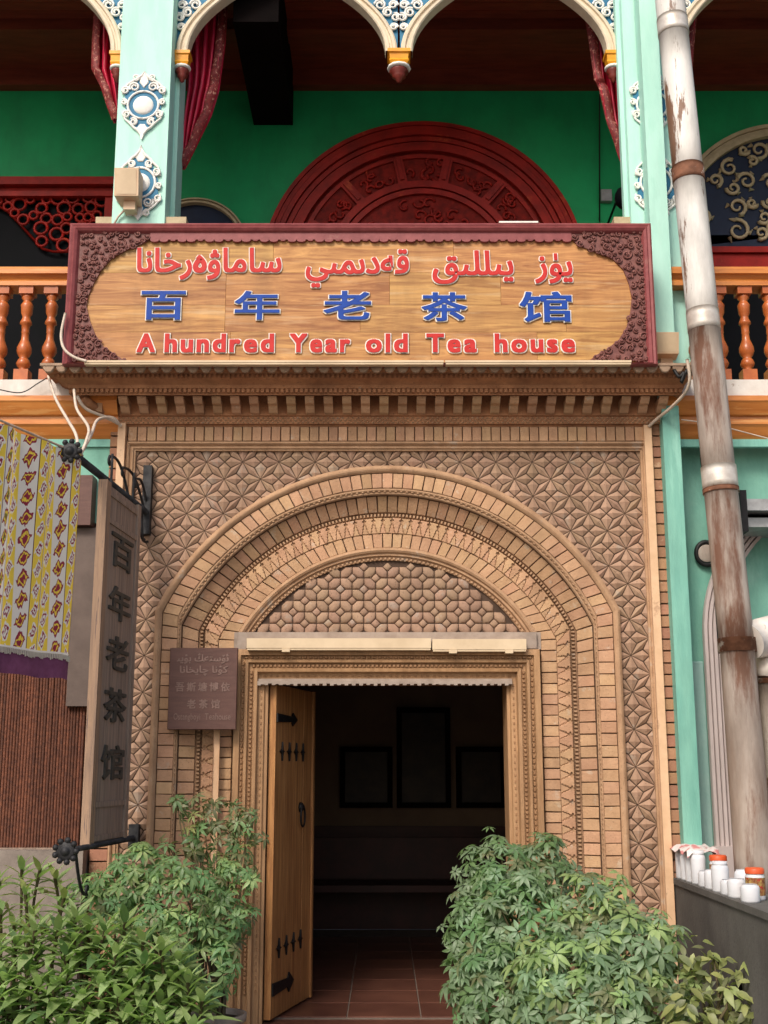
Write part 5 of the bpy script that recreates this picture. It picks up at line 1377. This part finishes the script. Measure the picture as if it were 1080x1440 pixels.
t_ = thing('slatted_blind', 'red-brown slatted blind covering the shop front at the far left', 'blind', (-2.4, .0, Z(1190, 0)))
x = X(-60, 1100, 0); xe = X(116, 1100, 0); zt_, zb_ = Z(930, 0), Z(1192, 0)
part('backing', MB().box(x, xe, .02, .045, zb_, zt_), M['bamboo'], t_)
while x < xe:
    part('slat', MB().tube([(x, .004, zb_), (x + random.uniform(-.002, .002), .004, zt_)], .0085, 6), M['bamboo'], t_); x += .0185
part('bottom_rail', MB().box(X(-60, 1100, 0), xe, -.01, .02, zb_ - .025, zb_), M['oldwood'], t_)
mb = MB(); mb.box(X(-80, 1200, -.1), X(118, 1200, -.1), -.12, .05, 0, Z(1196, -.12))
single('stone_ledge', mb, M['stone'], 'grey stone sill below the slatted blind at the left edge', 'ledge')
mb = MB(); mb.box(X(100, 700, -.02), X(133, 700, -.02), -.10, .05, Z(738, -.1), Z(668, -.1))
single('meter_box', mb, M['plaque'], 'small dark brown box on the wall between the cloth and the hanging board', 'box')
mb = MB().box(X(108, 720, -.03), X(140, 720, -.03), -.04, .05, 2.0, Z(742, -.04)); single('wall_post', mb, M['grey_wall'], 'grey rendered strip between the cloth and the hanging board', 'post')

# ------------------------------------------------------------------ right side: pipe, wall dressings
dp = thing('drainpipe', 'slanted white metal drainpipe with rusty joints crossing in front of the right column', 'drainpipe', (X(1040, 900, -.6), -.6, 1.0))
T0, T1 = W(936, -60, -.42), W(1036, 905, -.60)
def pseg(py0, py1, r, matl, name, r2=None):
    f = lambda py: T0.lerp(T1, (py + 60) / 965)
    a, b_ = f(py0), f(py1); pts = [a.lerp(b_, i / 4) for i in range(5)]
    return part(name, MB().tube(pts, [r + ((r2 or r) - r) * i / 4 for i in range(5)], 24), matl, dp)
R_ = .098
pseg(-60, 66, R_, M['pipe'], 'pipe_section'); pseg(64, 288, R_ * .99, M['pipe'], 'pipe_section'); pseg(284, 500, R_, M['pipe'], 'pipe_section'); pseg(496, 700, R_ * 1.0, M['pipe_low'], 'pipe_section'); pseg(698, 905, R_ * 1.02, M['pipe_low'], 'pipe_section')
pseg(40, 66, R_ * 1.04, M['zinc'], 'collar'); pseg(268, 290, R_ * 1.05, M['rust'], 'collar'); pseg(474, 502, R_ * 1.03, M['zinc'], 'collar'); pseg(684, 712, R_ * 1.08, M['zinc'], 'collar')
pseg(712, 718, R_ * 1.10, M['rust'], 'collar')
lp0 = Vector((X(1096, 960, -.48), -.48, Z(955, -.48))); lp1 = Vector((lp0.x + .02, -.48, .95))
T2 = W(1064, 1262, -.62)
part('pipe_section', MB().tube([T1.lerp(T2, i / 6) for i in range(7)], [R_ * (1.0 + .02 * i) for i in range(7)], 24), M['pipe_low'], dp)
dj = (T2 - T1).normalized()
part('collar', MB().tube([T1 - dj * .03, T1 + dj * .05], R_ * 1.12, 24), M['rust'], dp)
part('stack_pipe', MB().tube([lp0.lerp(lp1, i / 6) for i in range(7)], .155, 28), M['pipe_patch'], dp)
part('cap', MB().tube([Vector((lp0.x - .19, -.60, Z(902, -.6))), Vector((lp0.x - .13, -.57, Z(897, -.6))), Vector((lp0.x - .04, -.52, Z(893, -.5))), Vector((lp0.x + .03, -.48, Z(915, -.48))), Vector((lp0.x, -.48, Z(957, -.48)))], [.10, .115, .135, .15, .16], 24), M['slab'], dp)
part('collar', MB().tube([lp0 + Vector((0, 0, .0)), lp0 + Vector((0, 0, -.03))], .166, 24), M['rust'], dp)
# arched moulding on the teal wall
wt = thing('arched_wall_moulding', 'pinkish white fluted arch moulding on the teal wall behind the drainpipe', 'moulding', (X(1015, 1100, .16), .14, .8))
mb = MB(); xo, xi = X(997, 1050, .14), X(1030, 1050, .14); zsM = Z(895, .14); Rm = 1.05; cxm = xo + Rm
prof = []
nfl = 5; wdm = xi - xo
for i in range(nfl):
    a_ = i / nfl * wdm; w = wdm / nfl
    prof += [(a_, .15), (a_ + w * .15, .115), (a_ + w * .85, .115), (a_ + w * .98, .15)]
rows = []
for o, y in prof:
    r_ = [Vector((xo + o, y, .85))]
    for i in range(25): a_ = pi - i / 24 * pi * .55; r_.append(Vector((cxm + (Rm - o) * cos(a_), y, zsM + (Rm - o) * 1.0 * sin(a_))))
    rows.append(r_)
mb.grid(rows, 0, False); part('moulding', mb, M['pinkish'], wt)
part('foot', MB().box(xo - .02, xi + .02, .08, .16, .85, Z(1190, .1)), M['pinkish'], wt)
single('wall_panel', MB().prism([(X(968, 1000, .14), .8), (X(992, 1000, .14), .8), (X(992, 1000, .14), Z(930, .14)), (X(968, 1000, .14), Z(930, .14))], .135, .17, .006), M['pale_blue'], 'pale blue vertical strip on the teal wall left of the pinkish moulding', 'panel')
single('wall_panel', MB().prism([(X(1032, 1000, .14), .8), (X(1120, 1000, .14), .8), (X(1120, 1000, .14), Z(960, .14)), (X(1032, 1000, .14), Z(900, .14))], .145, .17, .004), M['pale_blue'], 'pale blue recess panel between the pinkish moulding and the drainpipe', 'panel')
vh = thing('wall_vent', 'black ringed round vent hole in the teal wall behind the drainpipe', 'vent', (X(992, 780, .1), .1, Z(795, .1)))
c = W(994, 778, .12); part('ring', MB().tube([(c.x + .066 * cos(a * pi / 10), .13, c.z + .076 * sin(a * pi / 10)) for a in range(21)], .016, 6), M['blackwire'], vh)
part('plug', MB().lathe([(0, .006), (.05, .004), (.058, 0)], c, 16, axis=Matrix.Rotation(radians(90), 3, 'X')), M['pipe_low'], vh)
ab = thing('equipment_bracket', 'grey metal equipment bracket on the wall at the right edge', 'bracket', (X(1060, 720, -.1), -.1, Z(745, -.1)))
part('upper_bar', MB().box(X(1040, 710, -.25), X(1160, 710, -.25), -.28, .16, Z(719, -.25), Z(703, -.25)), M['metal'], ab)
part('lower_bar', MB().box(X(1048, 735, -.2), X(1160, 735, -.2), -.2, .16, Z(741, -.2), Z(728, -.2)), M['metal'], ab)
part('clamp', MB().box(X(1041, 720, -.27), X(1050, 720, -.27), -.29, -.1, Z(748, -.27), Z(690, -.27)), M['iron'], ab)
part('gap_shade', MB().box(X(1050, 724, -.15), X(1160, 724, -.15), -.15, .16, Z(728, -.2), Z(719, -.2)), M['black'], ab)  # black filler box, paints in the shade of the gap between the bars
# low cement wall coming forward
LX = X(950, 1240, -.05); LZ = Z(1236, -.05)
lwm = MB().prism([(LX, 0), (LX + .24, 0), (LX + .24, LZ), (LX, LZ)], -3.2, .12, 0.0)
lowall = thing('low_cement_wall', 'dark grey cement wall running out from the portal under the jars', 'wall', (LX + .12, -1.5, 0))
part('wall', lwm, M['cement'], lowall)
for y_, z_ in ((-.95, .62), (-1.32, .56)):
    part('drain_hole', MB().lathe([(.0, -.004), (.026, -.005), (.030, 0)], (LX - .001, y_, z_), 12, axis=Matrix.Rotation(radians(90), 3, 'Y')), M['black'], lowall)
part('coping', MB().box(LX - .012, LX + .25, -3.2, .11, LZ - .03, LZ + .004), M['cement'], lowall)
part('dark_base', MB().box(PXR + .03, LX + .02, -.06, .15, 0, LZ + .1), M['teal_dark'], lowall)  # darker teal block between the portal edge and the low wall
# jars
def jar(y, xo_, h, r, style, label):
    base = Vector((LX + .045 + xo_, y, LZ + .004))
    t_ = thing('plastic_jar', label, 'jar', base, 'jars lined up on the low wall')
    prof = [(0, 0), (r * .92, .0), (r, .01), (r * .98, h * .45), (r, h * .80), (r * .9, h * .92), (r * .78, h * .95), (r * .78, h)]
    part('body', MB().lathe(prof, base, 16), M['jar'], t_)
    if style == 'lid':
        part('lid', MB().lathe([(r * 1.0, h * .93), (r * 1.02, h * 1.08), (r * .9, h * 1.14), (0, h * 1.15)], base, 16), M['lid'], t_)
        part('label', MB().lathe([(r * 1.015, h * .18), (r * 1.02, h * .80)], base, 16), M['jar_label'], t_)
    elif style == 'white':
        part('lid', MB().lathe([(r * .84, h * .97), (r * .84, h * 1.08), (0, h * 1.09)], base, 14), M['jar'], t_)
    return t_
jl = [(-.06, 0, .20, .045, 'white', 'white plastic jar at the wall end of the row, nearest the portal'),
      (-.17, 0, .19, .045, 'white', 'second white jar from the portal under the pink and white wrap'),
      (-.29, 0, .20, .048, 'white', 'third white jar from the portal under the pink and white wrap'),
      (-.41, 0, .20, .046, 'white', 'white jar just left of the jar with the orange lid'),
      (-.50, .09, .17, .052, 'lid', 'jar with an orange lid and fruit label standing behind the small white tubs'),
      (-.57, 0, .10, .05, 'plain', 'small white tub in front of the orange lidded jar'),
      (-.70, 0, .12, .05, 'plain', 'small white tub between the two lidded jars'),
      (-.84, 0, .17, .05, 'white', 'tall white jar without an orange lid near the middle of the row'),
      (-.92, .10, .14, .05, 'plain', 'white cup standing back from the edge near the right end of the row'),
      (-1.00, 0, .09, .05, 'plain', 'small white tub in front of the cup that stands back'),
      (-1.13, 0, .11, .052, 'plain', 'white tub nearest the right edge of the photo')]
jl += [(-1.24, .06, .16, .05, 'lid', 'red lidded jar cut off by the right edge of the photo'), (-1.34, 0, .10, .05, 'plain', 'small white tub at the very right end of the row')]
for a in jl: jar(a[0] * 1.06, a[1], a[2] * .86, a[3] * .95, *a[4:])
wr = MB(); rd = random.Random(5); rows = []
for i in range(13):
    r_ = []
    for j in range(7):
        x = LX - .02 + j * .032; y = -.02 - i * .037
        r_.append(Vector((x + rd.uniform(-.006, .006), y + rd.uniform(-.008, .008), LZ + .196 + .016 * sin(i * 1.3) * cos(j * 1.1) + rd.uniform(-.01, .014) - (.025 if j in (0, 6) else 0) - (.02 if i in (0, 12) else 0))))
    rows.append(r_)
wr.grid(rows, 0, True); single('crumpled_wrap', wr, M['wrap'], 'crumpled pink and white wrap lying over the first jars', 'wrap')

# ------------------------------------------------------------------ plants
def lance(L, w, bend=.25, fold=.25):
    """single lance-shaped leaf growing along +x, curving down"""
    n_ = 4; vs_ = []; prof = (0.08, .85, 1.0, .6, 0)
    for i in range(n_ + 1):
        s_ = i / n_; z = -bend * L * s_ * s_; ww = w / 2 * prof[i]
        vs_ += [(L * s_, ww, z + fold * ww), (L * s_, 0, z), (L * s_, -ww, z + fold * ww)]
    fs = []
    for i in range(n_):
        a = i * 3; fs += [(a, a + 3, a + 4, a + 1), (a + 1, a + 4, a + 5, a + 2)]
    return vs_, fs
def palm(n_, L, w, bend=.3, petiole=.05):
    vs_, fs = [], []
    for k_ in range(n_):
        a = 2 * pi * k_ / n_ + random.uniform(-.12, .12); l = L * random.uniform(.8, 1.1); v, f = lance(l, w, bend * random.uniform(.7, 1.4))
        o = len(vs_); ca, sa = cos(a), sin(a)
        vs_ += [(x * ca - y * sa + .01 * ca, x * sa + y * ca + .01 * sa, z) for x, y, z in v]; fs += [tuple(i + o for i in q) for q in f]
    return vs_, fs
def lmesh(vf, matl, name='leaf'): return MB().add(vf[0], vf[1], 0, True).mesh(name, matl)
random.seed(21)
PALMS = [palm(k_, .078, .026, .40) for k_ in (7, 8, 6)]
PALMB = [palm(k_, .092, .031, .38) for k_ in (6, 7, 8)]
LANC = [lance(.19, .058, .30), lance(.21, .062, .2), lance(.16, .056, .42)]
BROAD = [lance(.11, .05, .25), lance(.13, .055, .35)]
def orient(n_, spin):
    n_ = n_.normalized(); q = n_.to_track_quat('Z', 'X'); return (q.to_matrix().to_4x4() @ Matrix.Rotation(spin, 4, 'Z'))
def plant(name, label, cat, base, items, shapes, matl, stems, group='potted plants in front of the portal', nobj=280, stem_r=.008):
    """items: list of (position, normal, spin, scale, shape index)"""
    t_ = thing(name, label, cat, base, group)
    mes = [[lmesh(s_, m_) for m_ in matl] for s_ in shapes]
    items.sort(key=lambda q: q[0].y - q[0].z * .3)
    rest = [MB() for _ in matl]
    for i, (p, nrm, spin, s_, k_) in enumerate(items):
        mm = Matrix.Translation(p) @ orient(nrm, spin) @ Matrix.Scale(s_, 4); mi = random.choices(range(len(matl)), weights=[5, 3, 1][:len(matl)])[0]
        if i < nobj:
            o = bpy.data.objects.new('leaf', mes[k_][mi]); COL.objects.link(o); o.parent = t_
            o.matrix_local = Matrix.Translation(-Vector(base)) @ mm
        else:
            v, f = shapes[k_]; rest[mi].add([mm @ Vector(q) for q in v], f, 0, True)
    fo = MB()
    for mi, r_ in enumerate(rest): fo.add(r_.v, r_.f, mi, True)
    if fo.f: part('foliage', fo, matl, t_, kind='stuff')
    sm_ = MB()
    for pts in stems:
        n_ = len(pts); sm_.tube(pts, [stem_r * (1.2 - .7 * i / (n_ - 1)) for i in range(n_)], 5)
    part('stem', sm_, M['stem'], t_)
    return t_
def lobes(spec, Y, dens, nsh, smin=.8, smax=1.25, inner=.35, seed=1, jit=.5, yflat=.7):
    """spec: (px, py, radius px, dY) -> leaf positions scattered through the outer part of each lobe"""
    rd = random.Random(seed); items = []; cs_ = []
    for (px_, py, rp, dY) in spec:
        c = W(px_, py, Y + dY); R = (W(px_ + rp, py, Y + dY) - c).length; cs_.append((c, R))
    for c, R in cs_:
        n_ = int(dens * R * R * 100)
        for _ in range(n_):
            while True:
                d = Vector((rd.uniform(-1, 1), rd.uniform(-1, 1), rd.uniform(-1, 1)))
                if .05 < d.length < 1: break
            d.normalize()
            if d.y > .55: continue
            q = rd.uniform(inner, 1.0) ** .5 * (1 + .16 * sin(d.x * 7 + d.z * 5 + seed) + rd.uniform(-.08, .10)); p = c + Vector((d.x * R * q, d.y * R * q * yflat, d.z * R * q))
            if any((p - c2).length < R2 * .45 for c2, R2 in cs_ if c2 is not c): continue
            nrm = (d * .7 + Vector((0, -.35, .75)) + Vector((rd.uniform(-1, 1), rd.uniform(-1, 1), rd.uniform(-1, 1))) * jit)
            items.append((p, nrm, rd.uniform(0, 6.3), rd.uniform(smin, smax), rd.randrange(nsh)))
    return items, cs_
def stems_to(items, base, n_, rd, spread=.08):
    out = []
    for q in rd.sample(items, min(n_, len(items))):
        b_ = Vector(base) + Vector((rd.uniform(-spread, spread), rd.uniform(-spread, spread), 0)); e = q[0]
        m_2 = b_.lerp(e, .5) + Vector((rd.uniform(-.05, .05), rd.uniform(-.05, .05), .06)); out.append([b_, b_.lerp(m_2, .5) + Vector((0, 0, .05)), m_2, m_2.lerp(e, .5), e])
    return out
def pot(x, y, r, h, label, matl='pot'):
    t_ = thing('plant_pot', label, 'plant pot', (x, y, 0), 'pots in front of the portal')
    part('bowl', MB().lathe([(0, .0), (r * .72, .0), (r * .92, h * .85), (r * 1.04, h * .87), (r * 1.06, h), (r * .94, h), (r * .9, h * .9)], (x, y, 0), 24), M[matl], t_)
    part('soil', MB().lathe([(0, h * .91), (r * .9, h * .9)], (x, y, 0), 16), M['soil'], t_)
    return Vector((x, y, h * .9))
rd = random.Random(2)
# right: big bush in two plants
it, cs_ = lobes([(700, 1235, 62, .25), (765, 1225, 50, .3), (680, 1300, 52, .1), (735, 1300, 70, 0), (665, 1375, 40, 0), (700, 1395, 62, -.1)], -.95, 27, 3, seed=3, smin=.42, smax=.92)
b_ = pot(W(730, 1300, -.95).x, -.9, .2, .34, 'clay pot under the left half of the bush right of the door')
plant('umbrella_plant', 'grey-green umbrella plant, the tall left part of the mass right of the door', 'plant', (b_.x, b_.y, b_.z), it, PALMB, [M['leaf_a'], M['leaf_b'], M['leaf_d']], stems_to(it, b_, 16, rd))
it, cs_ = lobes([(830, 1290, 66, .1), (890, 1345, 72, -.05), (800, 1380, 80, -.2), (925, 1410, 62, -.1), (850, 1430, 80, -.25)], -1.1, 25, 3, seed=5, smin=.45, smax=1.05)
b_ = pot(W(860, 1300, -1.1).x, -1.05, .22, .34, 'clay pot under the right half of the bush right of the door')
plant('umbrella_plant', 'grey-green umbrella plant sloping down towards the low cement wall', 'plant', (b_.x, b_.y, b_.z), it, PALMB, [M['leaf_a'], M['leaf_c'], M['leaf_d']], stems_to(it, b_, 16, rd))
it, cs_ = lobes([(975, 1345, 30, .1), (1005, 1380, 42, 0), (1050, 1400, 46, -.1), (965, 1425, 44, -.1), (1010, 1440, 50, -.1), (1070, 1440, 40, -.1)], -1.3, 30, 2, seed=8, smin=.45, smax=.8)
b_ = pot(W(1015, 1400, -1.35).x - .02, -1.35, .13, .30, 'small clay pot at the lower right corner')
plant('yellowing_plant', 'yellow-green plant at the lower right corner in front of the cement wall', 'plant', (b_.x, b_.y, b_.z), it, BROAD, [M['leaf_e'], M['leaf_d']], stems_to(it, b_, 10, rd))
# left: schefflera in the middle
it, cs_ = lobes([(200, 1225, 42, .1), (170, 1250, 44, .1), (250, 1265, 62, 0), (310, 1290, 50, .1), (225, 1330, 60, -.1), (295, 1360, 46, 0), (335, 1225, 28, .1), (120, 1265, 30, .2)], -.95, 25, 3, seed=11, smin=.45, smax=.95)
b_ = pot(W(245, 1300, -.95).x, -.95, .22, .36, 'large clay pot under the green plant left of the door')
plant('umbrella_plant', 'bright green umbrella plant between the hanging board and the door frame', 'plant', (b_.x, b_.y, b_.z), it, PALMS, [M['leaf_b'], M['leaf_c'], M['leaf_d']], stems_to(it, b_, 16, rd))
# left: wispy faded plant
it, cs_ = lobes([(262, 1130, 24, 0), (298, 1150, 38, 0), (340, 1150, 26, 0), (262, 1185, 38, 0), (315, 1190, 36, 0), (362, 1175, 14, 0), (345, 1225, 22, 0), (335, 1290, 22, 0), (322, 1330, 18, 0)], -.55, 12, 3, seed=14, smin=.5, smax=.85, jit=.9, inner=.1)
b_ = pot(W(302, 1395, -.55).x, -.55, .17, .30, 'pale pot with a wide rim at the foot of the door frame')
plant('straggly_plant', 'tall straggly faded plant in front of the left door jamb', 'plant', (b_.x, b_.y, b_.z), it, PALMS, [M['leaf_d'], M['leaf_b'], M['leaf_e']], stems_to(it, b_, 26, rd), stem_r=.006)
# left foreground: rosettes of lance leaves on upright stems
def rosettes(cent, Y, n_, seed, per=17, hgt=.13, s0=.85, s1=1.1):
    rd_ = random.Random(seed); items = []; stems = []
    for (px_, py, dY) in cent:
        c = W(px_, py, Y + dY); tilt = Vector((rd_.uniform(-.3, .3), rd_.uniform(-.35, .1), 1)).normalized()
        for k_ in range(per):
            f = k_ / per; a = k_ * 2.4 + rd_.uniform(-.2, .2); el_ = radians(66 - 72 * f)
            d = Vector((cos(a) * cos(el_), sin(a) * cos(el_), sin(el_)))
            p = c - tilt * hgt * f
            # leaf axis along d: leaf template grows on +x with +z up
            x_ax = d; z_ax = (Vector((0, 0, 1)) + tilt * .5 - d * d.z).normalized(); y_ax = z_ax.cross(x_ax).normalized(); z_ax = x_ax.cross(y_ax)
            items.append((p, (x_ax, y_ax, z_ax), 0, rd_.uniform(s0, s1) * (.65 + .45 * f), rd_.randrange(n_)))
        stems.append([c, c - tilt * hgt, c - tilt * hgt * 2 + Vector((0, 0, -.1)), c - tilt * .3 + Vector((0, .05, -.3))])
    return items, stems
_or = orient
def orient(n_, spin):
    if isinstance(n_, tuple):
        x, y, z = n_; return Matrix(((x.x, y.x, z.x, 0), (x.y, y.y, z.y, 0), (x.z, y.z, z.z, 0), (0, 0, 0, 1)))
    return _or(n_, spin)
rd = random.Random(31)
def scatter(poly, n_, dmin, seed):
    r_ = random.Random(seed); out = []
    xs = [p[0] for p in poly]; ys = [p[1] for p in poly]; tries = 0
    while len(out) < n_ and tries < 4000:
        tries += 1; x, y = r_.uniform(min(xs), max(xs)), r_.uniform(min(ys), max(ys)); ins = False; j = len(poly) - 1
        for i in range(len(poly)):
            if (poly[i][1] > y) != (poly[j][1] > y) and x < (poly[j][0] - poly[i][0]) * (y - poly[i][1]) / (poly[j][1] - poly[i][1]) + poly[i][0]: ins = not ins
            j = i
        if ins and all((x - a[0]) ** 2 + (y - a[1]) ** 2 > dmin ** 2 for a in out): out.append((x, y, -.0013 * (y - 1300) + r_.uniform(-.05, .05)))
    return out
cent = scatter([(-20, 1330), (50, 1305), (120, 1285), (180, 1290), (250, 1345), (285, 1400), (290, 1470), (-20, 1470)], 58, 24, 3)
it, stv = rosettes(cent, -1.35, 3, 5)
b_ = pot(W(120, 1440, -1.5).x, -1.45, .26, .34, 'wide clay pot of the leafy plant at the lower left corner')
plant('leafy_shrub', 'light green shrub with lance-shaped leaves filling the lower left corner', 'plant', (b_.x, b_.y, b_.z), it, LANC, [M['leaf_f'], M['leaf_c'], M['leaf_b']], [s_ + [b_] for s_ in stv])
cent = scatter([(-20, 1225), (30, 1210), (90, 1225), (100, 1280), (60, 1320), (-20, 1330)], 14, 24, 9)
it, stv = rosettes(cent, -.85, 2, 8, per=12, s0=.6, s1=.95)
b_ = pot(W(40, 1400, -.85).x, -.85, .17, .32, 'clay pot of the yellowish plant at the left edge')
plant('yellowish_shrub', 'yellowish green shrub below the stone sill at the left edge', 'plant', (b_.x, b_.y, b_.z), it, LANC[:2], [M['leaf_c'], M['leaf_e']], [s_ + [b_] for s_ in stv])
